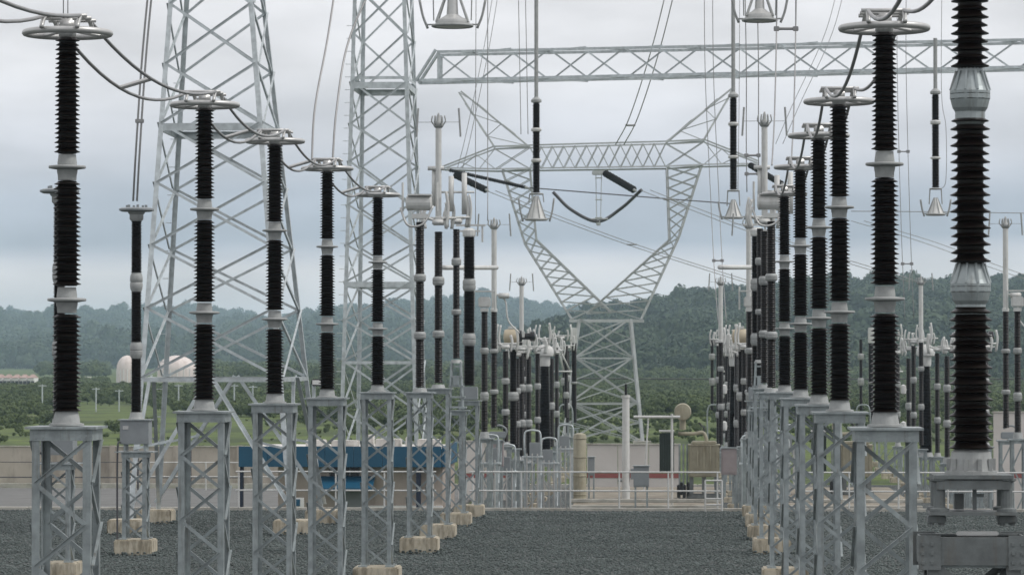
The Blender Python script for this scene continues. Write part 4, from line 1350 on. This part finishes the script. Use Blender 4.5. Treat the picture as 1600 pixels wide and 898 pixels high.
# boundary wall on the left: panels between piers
def boundary_wall():
    Y = 183.0
    zt = at(200, 698, Y).z
    xa, xb = at(-120, 700, Y).x, at(735, 700, Y).x
    t = thing('boundary_wall', 'long beige boundary wall beyond the road, below the green field', 'wall', (xa, Y, GZ))
    n = int((xb - xa) / 3.4)
    for k in range(n):
        link('wall_panel', box_me((3.2, 0.2, zt - GZ), 'wall', 0.01), t, (1.7 + k * 3.4, 0, (zt - GZ) / 2))
    for k in range(n + 1):
        link('wall_pier', box_me((0.3, 0.34, zt - GZ + 0.08), 'wall', 0.01), t, (k * 3.4, 0, (zt - GZ + 0.08) / 2))
    for k in range(n):
        link('coping', box_me((3.1, 0.3, 0.06), 'kerb', 0.01), t, (1.7 + k * 3.4, 0, zt - GZ + 0.03))
    return t
boundary_wall()
def wire_fence():
    Y = 170.0
    xa, xb = at(-30, 700, Y).x, at(380, 700, Y).x
    t = thing('wire_fence', 'thin dark post and wire fence before the beige boundary wall', 'fence', (xa, Y, GZ))
    n = 5; st = (xb - xa) / n
    for k in range(n + 1):
        rod(t, 'fence_post', (k * st, 0, 0.1), (k * st, 0, 2.25), 0.05, 'wire_dark')
    for z in (0.75, 1.5):
        rod(t, 'fence_wire', (0, 0, z), (xb - xa, 0, z), 0.02 if z > 1 else 0.03, 'wire_dark', 5)
wire_fence()

# bund wall behind the transformers: stacked panels with a red band
def bund(label, u0, u1, v0, Y, name='bund_wall'):
    xa, xb = at(u0, 700, Y).x, at(u1, 700, Y).x
    zt = at(u0, v0, Y).z
    t = thing(name, label, 'wall', (xa, Y, GZ))
    n = max(2, int((xb - xa) / 1.2)); st = (xb - xa) / n
    zr = at(u0, 744, Y).z
    for k in range(n):
        link('wall_panel', box_me((st - 0.02, 0.18, zt - zr - 0.16), 'wallw', 0.01), t, (st * (k + 0.5), 0, (zt + zr + 0.16) / 2 - GZ))
        link('lower_panel', box_me((st - 0.02, 0.18, zr - 0.06 - GZ), 'wallw', 0.01), t, (st * (k + 0.5), 0, (zr - 0.06 - GZ) / 2))
    link('red_band', box_me((xb - xa - 0.01, 0.2, 0.2), 'red'), t, ((xb - xa) / 2, 0, zr + 0.045 - GZ))
    link('coping', box_me((xb - xa + 0.1, 0.26, 0.07), 'kerb', 0.01), t, ((xb - xa) / 2, 0, zt - GZ + 0.037))
bund('pale pink bund wall with a red band behind the round pale column', 917, 1062, 695, 150)
bund('pale pink bund wall with a red band behind the slim tower foot', 716, 800, 690, 160)
bund('pale pink wall section at the picture edge behind the ribbed column', 1552, 1700, 645, 150)

# plinth with cream edge beams
pl = thing('plinth', 'wide low concrete plinth with two cream edge beams beyond the railing', 'plinth', at(1010, 800, 124).xyz)
pl.location.z = GZ
w = at(1132, 790, 122).x - at(888, 790, 122).x
link('slab', box_me((w, 20, 1.3), 'slab', 0.03), pl, (0, 10, 0.65))
link('edge_beam', box_me((w, 0.35, 0.12), 'kerb', 0.02), pl, (0, -0.3, 1.56))
link('edge_beam', box_me((w - 0.1, 0.3, 0.12), 'kerb', 0.02), pl, (0, -0.9, 1.36))

# round pale column and pipe frame
PT = GZ + 1.3
p = at(978, 777, 130); p.z = PT
c = thing('lightning_mast', 'thick round pale column standing before the pink bund wall', 'column', p)
zc = at(978, 617, 130).z - PT
link('shaft', lathe_me([(0.17, 0), (0.17, 0.05), (0.15, 0.06), (0.135, zc - 0.1), (0.16, zc - 0.09), (0.16, zc)], 'white', 18), c)
link('top_bushing', shed_me(0.42, 0.06, 0.05, 0.06, 10, 0.75), c, (0, 0, zc))
for zz_ in (1.1, 0.75):
    link('bracket_box', box_me((0.16, 0.2, 0.4), 'greybox', 0.01), c, (0.26, 0, zz_ - 0.1)) if zz_ > 1 else rod(c, 'bracket', (0, 0, zz_), (-0.3, 0, zz_), 0.05, 'greybox')

def transformer(label, u, Y, group):
    o = at(u, 770, Y); o.z = PT
    t = thing('oil_transformer', label, 'transformer', o, group)
    s = Y / F
    X = lambda px: (px - 1100) * s
    Z = lambda v: at(1100, v, Y).z - PT
    bm = bmesh.new()
    b_box(bm, (0, 0, (Z(744) + Z(694)) / 2), (48 * s, 1.1, Z(694) - Z(744)), 0.03)
    b_box(bm, (0, 0, Z(691)), (40 * s, 0.95, 0.12), 0.04)
    tk = link('tank', finish(bm, 'tank', 'beige'), t)
    for k in range(5):
        link('tank_rib', box_me((0.06, 0.08, Z(696) - Z(742)), 'beige', 0.01), tk, (X(1080 + k * 10), -0.59, (Z(696) + Z(742)) / 2))
    link('tank_cover', box_me((50 * s, 1.2, 0.05), 'beige', 0.01), tk, (0, 0, Z(694.5)))
    for k in (-1, 1):
        link('skid', box_me((52 * s, 0.14, 0.16), 'galv_dark', 0.02), t, (0, k * 0.4, 0.1))
        for q in (-1, 0, 1):
            link('skid_leg', box_me((0.16, 0.16, Z(744) - 0.18), 'galv_dark', 0.01), t, (q * 0.48, k * 0.4, 0.18 + (Z(744) - 0.18) / 2))
    cv = link('conservator', lathe_me([(0.02, -0.62), (0.30, -0.6), (0.325, -0.55), (0.325, 0.6), (0.3, 0.64), (0.02, 0.66)], 'beige', 24, 'drum', True, 'Y'), t, (X(1067), 0, Z(643)))
    link('conservator_neck', cyl_me(0.12, 0.42, 'beige', 10), cv, (0, -0.1, -0.68))
    link('oil_pipe', tube_me(smooth_pts([(X(1060), -0.1, Z(677)), (X(1085), -0.1, Z(677)), (X(1098), -0.1, Z(675)), (X(1103), -0.1, Z(683)), (X(1104), -0.1, Z(692))], 5), 0.07, 'beige', 8), t)
    link('oil_pipe', tube_me([(X(1103), -0.1, Z(690)), (X(1100), -0.1, Z(668)), (X(1092), -0.1, Z(660))], 0.03, 'dark', 8), t)
    rd = link('radiator', box_me((24 * s, 0.9, 0.06), 'white', 0.01), t, (X(1042), 0, Z(673)))
    for k in range(9):
        link('radiator_fin', box_me((0.035, 0.85, Z(676) - Z(737)), 'rad', 0.008), rd, (X(1042) * 0 + (-10.5 + k * 2.6) * s, 0, (Z(676) + Z(737)) / 2 - Z(673)))
    link('radiator_back', box_me((23 * s, 0.05, Z(677) - Z(737)), 'rad'), rd, (0, 0.46, (Z(677) + Z(737)) / 2 - Z(673)))
    for k in range(3):
        rod(t, 'pipe', (X(1062 + k * 6), -0.3, 0.02), (X(1062 + k * 6), -0.3, Z(693)), 0.035, 'galv')
    bm = bmesh.new()
    for k in range(4):
        b_box(bm, (X(1060 + k * 5), -0.5, 0.3 + 0.1 * (k % 2)), (0.1, 0.16, 0.5), 0.02)
    link('valve_block', finish(bm, 'valves', 'dark'), t)
    return t
transformer('beige oil transformer with round conservator end and dark radiator beyond the middle railing', 1100, 132, 'oil transformers')
o2 = transformer('beige oil transformer glimpsed between the ringed row stands', 1338, 136, 'oil transformers')
pl2 = dup(pl, 'wide concrete plinth seen through the ringed row stands', dx=at(1320, 790, 124).x - at(1010, 790, 124).x)

p = at(906, 745, 128); p.z = PT
t = thing('oil_tank', 'upright beige oil tank at the end of the breaker group by the bund wall', 'tank', p)
zt_ = at(906, 676, 128).z - PT
link('shell', lathe_me([(0.24, 0), (0.24, zt_ - 0.12), (0.21, zt_ - 0.04), (0.08, zt_)], 'beige', 20), t)
for k in range(4):
    link('band', torus_me(0.243, 0.02, 'beige', 24, 6), t, (0, 0, 0.3 + k * (zt_ - 0.5) / 3))
link('base_block', box_me((0.7, 0.7, 0.12), 'conc', 0.02), t, (0, 0, 0.06))
p = at(1050, 775, 126); p.z = PT
t = thing('pipe_frame', 'thin pale pipe mast with a side arm beside the dark radiator', 'pipe mast', p)
zz1, zz2 = at(1050, 646, 126).z - PT, at(1050, 651, 126).z - PT
rod(t, 'mast', (0, 0, 0), (0, 0, zz1), 0.045, 'white')
rod(t, 'side_arm', (at(990, 651, 126).x - p.x, 0, zz2), (0.3, 0, zz2), 0.05, 'white')
rod(t, 'stay', (at(1013, 651, 126).x - p.x, 0, zz2 - 0.05), (at(1006, 700, 126).x - p.x, 0, 0.5), 0.03, 'white')
for lb, u, v0, v1, wpx, Y, m in (('mauve grey cabinet beside the beige oil transformer', 1139, 700, 741, 24, 126, 'mauve'), ('small dark control box at the foot of the bund wall', 924, 714, 742, 10, 132, 'greybox'),
                              ('grey gate-height cubicle before the round pale column', 1002, 728, 760, 24, 122.6, 'greybox'), ('grey cabinet seen between the breaker stands', 777, 690, 728, 20, 126, 'mauve')):
    p = at(u, v1, Y); zg = PT if u > 890 else GZ + 0.08
    if u == 1139: zg = GZ + 0.08
    s = Y / F
    t = thing('control_cabinet', lb, 'cabinet', (p.x, Y, zg))
    h_ = at(u, v0, Y).z - zg; hb = at(u, v1, Y).z - zg
    link('body', box_me((wpx * s, 0.4, h_ - hb), m, 0.012), t, (0, 0, (h_ + hb) / 2))
    link('lid', box_me((wpx * s + 0.06, 0.48, 0.03), 'galv'), t, (0, 0, h_ + 0.017))
    link('door', box_me((wpx * s * 0.8, 0.02, (h_ - hb) * 0.85), m, 0.005), t, (0, -0.205, (h_ + hb) / 2))
    for sx in (-1, 1):
        link('leg', box_me((0.06, 0.3, max(0.05, hb)), 'galv'), t, (sx * wpx * s * 0.38, 0, hb / 2))

# ------------------------------------------------------------------ control building with blue fascia
def building():
    Y = 125.0
    s = Y / F
    o = at(540, 800, Y); o.z = GZ
    t = thing('control_building', 'low control building with deep blue fascia and dark window behind the posts', 'building', o)
    X = lambda u: at(u, 740, Y).x - o.x
    Z = lambda v: at(540, v, Y).z - GZ
    Dp = 7.0
    def blk(name, u0, u1, z0, z1, y0, y1, m, par=t, bev=0.0):
        return link(name, box_me((X(u1) - X(u0), y1 - y0, z1 - z0), m, bev), par, ((X(u0) + X(u1)) / 2, (y0 + y1) / 2, (z0 + z1) / 2))
    # walls with a real window opening (512..560, 729..744)
    blk('wall', 432, 512, 0.05, Z(729), 0.5, 0.75, 'build')
    blk('wall', 560, 690, 0.05, Z(729), 0.5, 0.75, 'build')
    blk('wall', 512, 560, 0.05, Z(744), 0.5, 0.75, 'build')
    blk('wall', 432, 437, 0.05, Z(729), 0.76, Dp, 'build')
    blk('wall', 685, 690, 0.05, Z(729), 0.76, Dp, 'build')
    wn_ = blk('window', 512, 560, Z(744), Z(729), 0.66, 0.69, 'dark')
    for u in (512.6, 528, 544, 559.4):
        link('mullion', box_me((0.04, 0.06, Z(729) - Z(744) - 0.01), 'greybox'), wn_, ((X(u) - (X(512) + X(560)) / 2), -0.03, 0))
    # sloping awning
    bm = bmesh.new()
    vs = [(X(494), -0.55, Z(761)), (X(584), -0.55, Z(761)), (X(584), 0.49, Z(744)), (X(494), 0.49, Z(744))]
    a = [bm.verts.new(v) for v in vs]; b = [bm.verts.new((v[0], v[1], v[2] - 0.1)) for v in vs]
    bm.faces.new(a); bm.faces.new(b[::-1])
    for i in range(4):
        j = (i + 1) % 4
        bm.faces.new((a[j], a[i], b[i], b[j]))
    link('awning', finish(bm, 'awning', 'blue'), t)
    blk('door', 536, 562, 0.08, Z(768), 0.45, 0.495, 'greybox')
    # fascia: front panels with joints
    us = [373, 418, 463, 508, 553, 598, 643, 690]
    for i in range(7):
        blk('fascia_panel', us[i] + 0.25, us[i + 1] - 0.25, Z(729), Z(697), -0.08, 0.02, 'blue')
    for i in range(3):
        link('fascia_panel', box_me((0.1, Dp / 3 - 0.03, Z(697) - Z(729)), 'blue'), t, (X(690) + 0.055, 0.03 + Dp / 3 * (i + 0.5), (Z(697) + Z(729)) / 2))
    rf = blk('roof', 373.5, 689.5, Z(729) + 0.05, Z(701), 0.03, Dp, 'roofw')
    for (u0, u1, v0, yy) in ((470, 500, 691, 2), (506, 548, 693, 3), (563, 572, 684, 3), (578, 618, 690, 2.5), (628, 634, 686, 2), (640, 676, 692, 4)):
        h_ = Z(v0) - Z(697) + 0.15
        bm = bmesh.new(); b_box(bm, (0, 0, 0), (X(u1) - X(u0), 0.9, h_), 0.03); b_box(bm, (0, -0.46, 0), ((X(u1) - X(u0)) * 0.6, 0.03, h_ * 0.6), 0.01)
        link('roof_unit', finish(bm, 'unit', 'roofw'), rf, ((X(u0) + X(u1)) / 2 - (X(373.5) + X(689.5)) / 2, yy - Dp / 2, Z(701) - (Z(729) + 0.05 + Z(701)) / 2 + h_ / 2))
    blk('pillar', 650, 657, 0.05, Z(729), 0.05, 0.3, 'navy')
    blk('pillar', 374.5, 379, 0.05, Z(729), 0.05, 0.3, 'navy')
    blk('base_course', 565, 690, 0.05, Z(790), 0.40, 0.495, 'whitew')
    return t
building()
p = at(467, 795, 118); p.z = GZ
t = thing('warning_board', 'small blue and white board standing before the control building', 'sign', p)
s = 118 / F
zb_, zt2 = at(467, 792, 118).z - GZ, at(467, 777, 118).z - GZ
link('board', box_me((16 * s, 0.04, zt2 - zb_), 'whitew', 0.005), t, (0, 0, (zb_ + zt2) / 2))
link('blue_panel', box_me((8 * s, 0.02, (zt2 - zb_) * 0.7), 'blue'), t, (-2 * s, -0.032, (zb_ + zt2) / 2))
for sx in (-1, 1):
    rod(t, 'leg', (sx * 6 * s, 0.05, 0), (sx * 6 * s, 0.05, zt2 - 0.02), 0.02, 'galv')
# floodlight pole by the building
p = at(490, 800, 108); p.z = 0
t = thing('floodlight_pole', 'thin pale pole with a small dark lamp before the control building', 'lamp post', p)
zp = at(490, 598, 108).z
rod(t, 'pole', (0, 0, 0), (0, 0, zp), 0.06, 'tower')
link('base_plate', box_me((0.3, 0.3, 0.04), 'galv'), t, (0, 0, 0.02))
hd = link('lamp_head', box_me((0.34, 0.3, 0.22), 'dark', 0.04), t, (0.12, -0.15, zp + 0.02))
link('lens', box_me((0.26, 0.02, 0.14), 'whitew'), hd, (0, -0.16, 0))

# ------------------------------------------------------------------ far things in the field
def gz(x, y): return ground_z(x, y)
# domed tanks
for u, Y, rpx, lb in ((199, 920, 17, 'round pale domed tank seen behind the coupling capacitor'), (276, 920, 30, 'wider pale domed tank seen through the big tower legs')):
    p = at(u, 597, Y); r = rpx * Y / F
    t = thing('domed_tank', lb, 'storage tank', (p.x, Y, gz(p.x, Y)), 'far domed tanks')
    zt_ = at(u, 555, Y).z - t.location.z
    hcyl = zt_ * 0.5
    prof = [(r, 0), (r, hcyl)] + [(r * math.cos(a), hcyl + (zt_ - hcyl) * math.sin(a)) for a in [R(q) for q in range(15, 90, 15)]] + [(0.05, zt_)]
    sh = link('shell', lathe_me(prof, 'pink', 32), t)
    for k in range(10):
        a = PI + k * PI / 9
        rod(sh, 'seam', (r * 1.003 * math.cos(a), r * 1.003 * math.sin(a), 0), (r * 1.003 * math.cos(a), r * 1.003 * math.sin(a), hcyl), 0.12, 'whitew', 5)
# row of small far houses
hl_lb = ['first white house of the far row at the picture edge', 'second white house of the far row', 'third white house of the far row', 'fourth white house of the far row', 'fifth white house of the far row, beside the insulator post']
for i in range(5):
    u = 2 + i * 12.4
    Y = 850
    p = at(u, 600, Y); s = Y / F
    zg = gz(p.x, Y)
    t = thing('house', hl_lb[i], 'house', (p.x, Y, zg), 'far row of white houses')
    z1, z2 = at(u, 590, Y).z - zg, at(u, 584.5, Y).z - zg
    link('wall', box_me((9.6 * s, 6, z1), 'whitew'), t, (0, 0, z1 / 2))
    bm = bmesh.new()
    w_, d_ = 5.2 * s, 3.3
    vv = [(-w_, -d_, z1), (w_, -d_, z1), (w_, d_, z1), (-w_, d_, z1), (-w_ * 0.45, 0, z2), (w_ * 0.45, 0, z2)]
    q = [bm.verts.new(v) for v in vv]
    for f in ((0, 1, 5, 4), (1, 2, 5), (2, 3, 4, 5), (3, 0, 4), (3, 2, 1, 0)):
        bm.faces.new([q[k] for k in f])
    link('roof', finish(bm, 'roof', 'tilered'), t)
    for k in (-1, 1):
        link('window', box_me((0.8, 0.1, 0.9), 'dark'), t, (k * 3.0 * s, -3.02, z1 - 1.2))
for u, wpx, v0, lb in ((118, 40, 590, 'low white shed far behind the insulator post'), (235, 60, 592, 'low white shed below the domed tanks'), (345, 34, 590, 'low white shed far behind the big tower')):
    Y = 960; p = at(u, 600, Y); zg = gz(p.x, Y); s = Y / F
    t = thing('shed', lb, 'shed', (p.x, Y, zg), 'far white sheds')
    z1 = at(u, v0, Y).z - zg
    link('wall', box_me((wpx * s, 5, z1), 'whitew'), t, (0, 0, z1 / 2))
    bm = bmesh.new(); b_box(bm, (0, 0, z1 + 0.15), (wpx * s + 0.8, 5.8, 0.3)); link('roof', finish(bm, 'roof', 'roofw'), t)
    for k in range(5):
        link('doorway', box_me((1.5, 0.1, z1 * 0.3), 'dark'), t, ((k - 2) * wpx * s / 5.5, -2.53, z1 * 0.72))
# thin field poles
pole_lb = ['behind the picture-edge post', 'nearest the green field', 'before the domed tank', 'under the wide domed tank', 'at the big tower middle', 'behind the ringed tower post']
for i, (u, vt, vb) in enumerate(((66, 600, 640), (150, 605, 642), (186, 608, 648), (279, 600, 640), (366, 600, 640), (395, 602, 642))):
    Y = 430; p = at(u, vb, Y); zg = gz(p.x, Y)
    t = thing('field_pole', 'thin pale field pole ' + pole_lb[i], 'pole', (p.x, Y, zg), 'thin field poles')
    zt_ = at(u, vt, Y).z - zg
    rod(t, 'shaft', (0, 0, 0), (0, 0, zt_), 0.09, 'tower')
    rod(t, 'cross_arm', (-0.5, 0, zt_ - 0.2), (0.5, 0, zt_ - 0.2), 0.06, 'tower')

# ------------------------------------------------------------------ hills and forest
def interp(pts, x):
    return np.interp(x, [p[0] for p in pts], [p[1] for p in pts])
ridgeA = [(-900, 500), (-300, 492), (0, 500), (45, 493), (100, 505), (200, 503), (250, 494), (290, 486), (350, 496), (420, 506), (500, 504), (580, 495), (650, 484), (720, 478), (800, 472), (850, 482), (900, 494), (1000, 500), (1700, 500), (2600, 495)]
ridgeB = [(740, 562), (800, 556), (860, 540), (905, 512), (960, 500), (1020, 490), (1060, 478), (1120, 468), (1200, 460), (1300, 454), (1380, 451), (1440, 459), (1500, 456), (1560, 450), (1640, 454), (1800, 445), (2400, 440), (3200, 445)]
def hill(name, ridge, Y0, Y1, Y2, tree_h, umin, umax):
    nu, ny = 140, 26
    us = np.linspace(umin, umax, nu)
    Ys = np.concatenate([np.linspace(Y0, Y1, 20), np.linspace(Y1, Y2, 7)[1:]])
    rx = np.array([at(u, 500, Y1).x for u in us])
    rz = np.array([at(u, interp(ridge, u), Y1).z for u in us]) - tree_h
    def zf(x, Y):
        zr = np.interp(x, rx, rz)
        zr = max(zr, GZ - 2)
        if Y <= Y1:
            t = (Y - Y0) / (Y1 - Y0)
            s = t * t * (3 - 2 * t) * 0.6 + t * 0.4
            nn = (math.sin(x * 0.021 + Y * 0.013) + math.sin(x * 0.047 - Y * 0.031 + 2)) * 0.05 * t * (1 - t) * 4
            return GZ - 2 + (zr - GZ + 2) * max(0, s + nn * (1 if t < 1 else 0))
        t = (Y - Y1) / (Y2 - Y1)
        return GZ - 2 + (zr - GZ + 2) * (1 - t * t)
    me = grid_me(name, 'hillsoil', list(rx), list(Ys), zf)
    struct(link(name, me))
    return zf, rx
zA, rxA = hill('far_hill', ridgeA, 2000, 4300, 5200, 11.0, -900, 2300)
zB, rxB = hill('near_hill', ridgeB, 900, 1700, 2300, 6.0, 700, 2600)

PROT = bpy.data.collections.new('foliage_source')        # never linked to the scene: only a source for the forest
def crown_me(name, seed, m, n=900, flat=0.75):
    g = np.random.default_rng(seed)
    k = 9
    cs = g.normal(0, 1, (k, 3)); cs /= np.linalg.norm(cs, axis=1)[:, None]
    cs *= g.uniform(0.25, 0.62, (k, 1)); cs[:, 2] = cs[:, 2] * flat + 0.1
    cr = g.uniform(0.32, 0.5, k)
    V, Fc = [], []
    for i in range(n):
        c = g.integers(k)
        d = g.normal(0, 1, 3); d /= np.linalg.norm(d)
        if d[2] < -0.3: d[2] *= -1
        p = cs[c] + d * cr[c] * g.uniform(0.75, 1.05)
        nrm = d + g.normal(0, 0.45, 3); nrm /= np.linalg.norm(nrm)
        a = np.cross(nrm, g.normal(0, 1, 3)); a /= np.linalg.norm(a); b = np.cross(nrm, a)
        s1, s2 = g.uniform(0.06, 0.13), g.uniform(0.05, 0.10)
        q = len(V)
        for (x, y) in ((-s1, -s2 * 0.4), (0, -s2), (s1, 0), (s1 * 0.2, s2)):
            V.append(tuple(p + a * x + b * y))
        Fc.append((q, q + 1, q + 2, q + 3))
    # dark inner core so that the crown is not see-through everywhere
    bm = bmesh.new()
    me = bpy.data.meshes.new(name)
    me.from_pydata(V, [], Fc)
    me.materials.append(M[m])
    bm.from_mesh(me)
    for c, r_ in zip(cs, cr):
        rr = bmesh.ops.create_icosphere(bm, subdivisions=1, radius=float(r_) * 0.8)
        for v in rr['verts']:
            v.co *= 1 + random.uniform(-0.15, 0.15)
        bmesh.ops.translate(bm, vec=tuple(float(q) for q in c), verts=rr['verts'])
    b_tube(bm, [(0, 0, -1.0), (0, 0, 0)], [0.06, 0.04], 5)
    bm.to_mesh(me); bm.free()
    return me
def protos(tagname, m, seeds, n):
    c = bpy.data.collections.new('source_' + tagname)
    for s_ in seeds:
        o = bpy.data.objects.new('tree_crown', crown_me('crown', s_, m, n))
        c.objects.link(o)
    return c
PC = protos('forest', 'leaf', (1, 2, 3, 4), 700)
PB = protos('bush', 'bush', (5, 6, 7), 900)

def scatter(name, pts, scales, coll, label=None, cat=None):
    me = bpy.data.meshes.new(name)
    me.from_pydata([tuple(p) for p in pts], [], [])
    at_ = me.attributes.new('tree_scale', 'FLOAT_VECTOR', 'POINT')
    at_.data.foreach_set('vector', np.asarray(scales, dtype=np.float32).ravel())
    o = link(name, me)
    o['kind'] = 'stuff'
    if label: o['label'] = label
    if cat: o['category'] = cat
    ng = bpy.data.node_groups.new('scatter_' + name, 'GeometryNodeTree')
    ng.interface.new_socket('Geometry', in_out='INPUT', socket_type='NodeSocketGeometry')
    ng.interface.new_socket('Geometry', in_out='OUTPUT', socket_type='NodeSocketGeometry')
    gi = ng.nodes.new('NodeGroupInput'); go = ng.nodes.new('NodeGroupOutput')
    m2p = ng.nodes.new('GeometryNodeMeshToPoints')
    iop = ng.nodes.new('GeometryNodeInstanceOnPoints')
    ci = ng.nodes.new('GeometryNodeCollectionInfo')
    ci.inputs['Collection'].default_value = coll
    ci.inputs['Separate Children'].default_value = True
    ci.inputs['Reset Children'].default_value = True
    na = ng.nodes.new('GeometryNodeInputNamedAttribute'); na.data_type = 'FLOAT_VECTOR'; na.inputs['Name'].default_value = 'tree_scale'
    rv = ng.nodes.new('FunctionNodeRandomValue'); rv.data_type = 'FLOAT_VECTOR'
    rv.inputs[0].default_value = (-0.15, -0.15, 0); rv.inputs[1].default_value = (0.15, 0.15, 6.28)
    iop.inputs['Pick Instance'].default_value = True
    L = ng.links
    L.new(gi.outputs[0], m2p.inputs['Mesh']); L.new(m2p.outputs[0], iop.inputs['Points'])
    L.new(ci.outputs[0], iop.inputs['Instance']); L.new(rv.outputs[0], iop.inputs['Rotation'])
    L.new(na.outputs['Attribute'], iop.inputs['Scale']); L.new(iop.outputs[0], go.inputs[0])
    md = o.modifiers.new('scatter', 'NODES'); md.node_group = ng
    return o

def forest(name, zf, Y0, Y1, umin, umax, n, rlo, rhi, keep=None, label=None):
    P, Sc = [], []
    for i in range(n):
        Y = Y0 + (Y1 - Y0) * rng.random() ** 0.8
        u = rng.uniform(umin, umax)
        x = at(u, 560, Y).x
        if keep and not keep(u, x, Y): continue
        z = zf(x, Y)
        r = (rlo + (rhi - rlo) * rng.random() ** 1.6) * (1.4 if rng.random() < 0.06 else 1)
        P.append((x, Y, z + r * 0.75)); Sc.append((r, r, r * rng.uniform(0.85, 1.25)))
    return scatter(name, P, Sc, PC, label, 'forest')
def clearing(u, x, Y):
    c = math.sin(x * 0.013 + 0.7) + math.sin(x * 0.029 + Y * 0.009) + math.sin(Y * 0.017 + 2.0)
    if 2200 < Y < 3300 and c > 0.7: return rng.random() < 0.12
    return True
forest('far_forest', zA, 2020, 4450, -180, 1150, 13000, 7.0, 11.5, clearing, 'hazy forest covering the far blue hills')
forest('near_forest', zB, 930, 1800, 780, 1800, 13000, 2.6, 7.0, None, 'dark green forest covering the nearer hill')

# bushes and low trees between the field and the hills
def belt(name, label, rows):
    P, Sc = [], []
    for (Y0, Y1, u0, u1, n, rlo, rhi) in rows:
        for i in range(n):
            Y = rng.uniform(Y0, Y1); u = rng.uniform(u0, u1)
            x = at(u, 600, Y).x; r = rng.uniform(rlo, rhi)
            if Y > 640 and (u < 64 or 168 < u < 308): continue
            if math.sin(x * 0.11 + Y * 0.03) + math.sin(x * 0.043 + 1) < rng.uniform(-1.6, 0.4): continue
            P.append((x, Y, ground_z(x, Y) + r * 0.62)); Sc.append((r, r, r * rng.uniform(0.7, 1.1)))
    scatter(name, P, Sc, PB, label, 'bushes')
belt('bushes', 'green bushes and scrub between the field and the hills', [(385, 560, -100, 1700, 6500, 0.8, 1.5), (560, 720, -100, 1700, 4500, 0.9, 1.6), (720, 880, -100, 1700, 3500, 0.9, 1.7),
    (900, 930, 320, 1700, 700, 2.0, 3.6), (265, 385, -100, 760, 900, 0.15, 0.5), (270, 385, 860, 1700, 900, 0.15, 0.5), (295, 385, 150, 300, 130, 0.7, 1.4), (340, 400, -100, 160, 160, 0.4, 1.0), (300, 385, 430, 760, 160, 0.7, 1.3), (310, 385, 760, 1700, 160, 0.4, 0.8), (1100, 2000, -300, 1000, 5200, 2.0, 4.2)])

# loose stones lying on the part of the yard that the picture shows
P_, S_ = [], []
for i in range(90000):
    Y = 74 + 40.2 * rng.random(); x = rng.uniform(at(-20, 850, Y).x, at(1620, 850, Y).x)
    r = rng.uniform(0.018, 0.038)
    P_.append((x, Y, 0.4 * r)); S_.append((r, r * rng.uniform(0.7, 1.2), r))
bpy.context.view_layer.update()
for o_ in [o for o in COL.objects if o.name.startswith('footing')]:
    c_ = o_.matrix_world.translation
    if c_.z < -0.3 or c_.y > 113: continue
    hx, hy = o_.dimensions.x / 2, o_.dimensions.y / 2
    for q_ in range(260):
        sd = rng.integers(4); f_ = rng.uniform(-1, 1); d_ = abs(rng.normal(0, 0.12))
        if sd < 2: px_, py_ = f_ * (hx + 0.1), (-1 if sd else 1) * (hy + d_)
        else: px_, py_ = (-1 if sd == 2 else 1) * (hx + d_), f_ * (hy + 0.1)
        r = rng.uniform(0.02, 0.05)
        P_.append((c_.x + px_, c_.y + py_, 0.4 * r + max(0, 0.09 - d_ * 0.5) * rng.random())); S_.append((r, r, r))
scatter('gravel', P_, S_, SC, 'dark grey crushed stone lying over the whole yard')

# ------------------------------------------------------------------ haze
bm = bmesh.new()
b_box(bm, (0, 2800, 40), (7600, 6800, 110))
hz = bpy.data.materials.new('haze_air'); hz.use_nodes = True
ht = hz.node_tree; ht.nodes.clear()
ho = ht.nodes.new('ShaderNodeOutputMaterial'); pv = ht.nodes.new('ShaderNodeVolumePrincipled')
pv.inputs['Color'].default_value = (0.66, 0.86, 1.0, 1)
pv.inputs['Density'].default_value = 0.00017
pv.inputs['Anisotropy'].default_value = 0.2
ht.links.new(pv.outputs[0], ho.inputs['Volume'])
hb = link('haze', finish(bm, 'haze', hz))
hb['kind'] = 'stuff'
hb['label'] = 'thin pale haze between the yard and the hills'
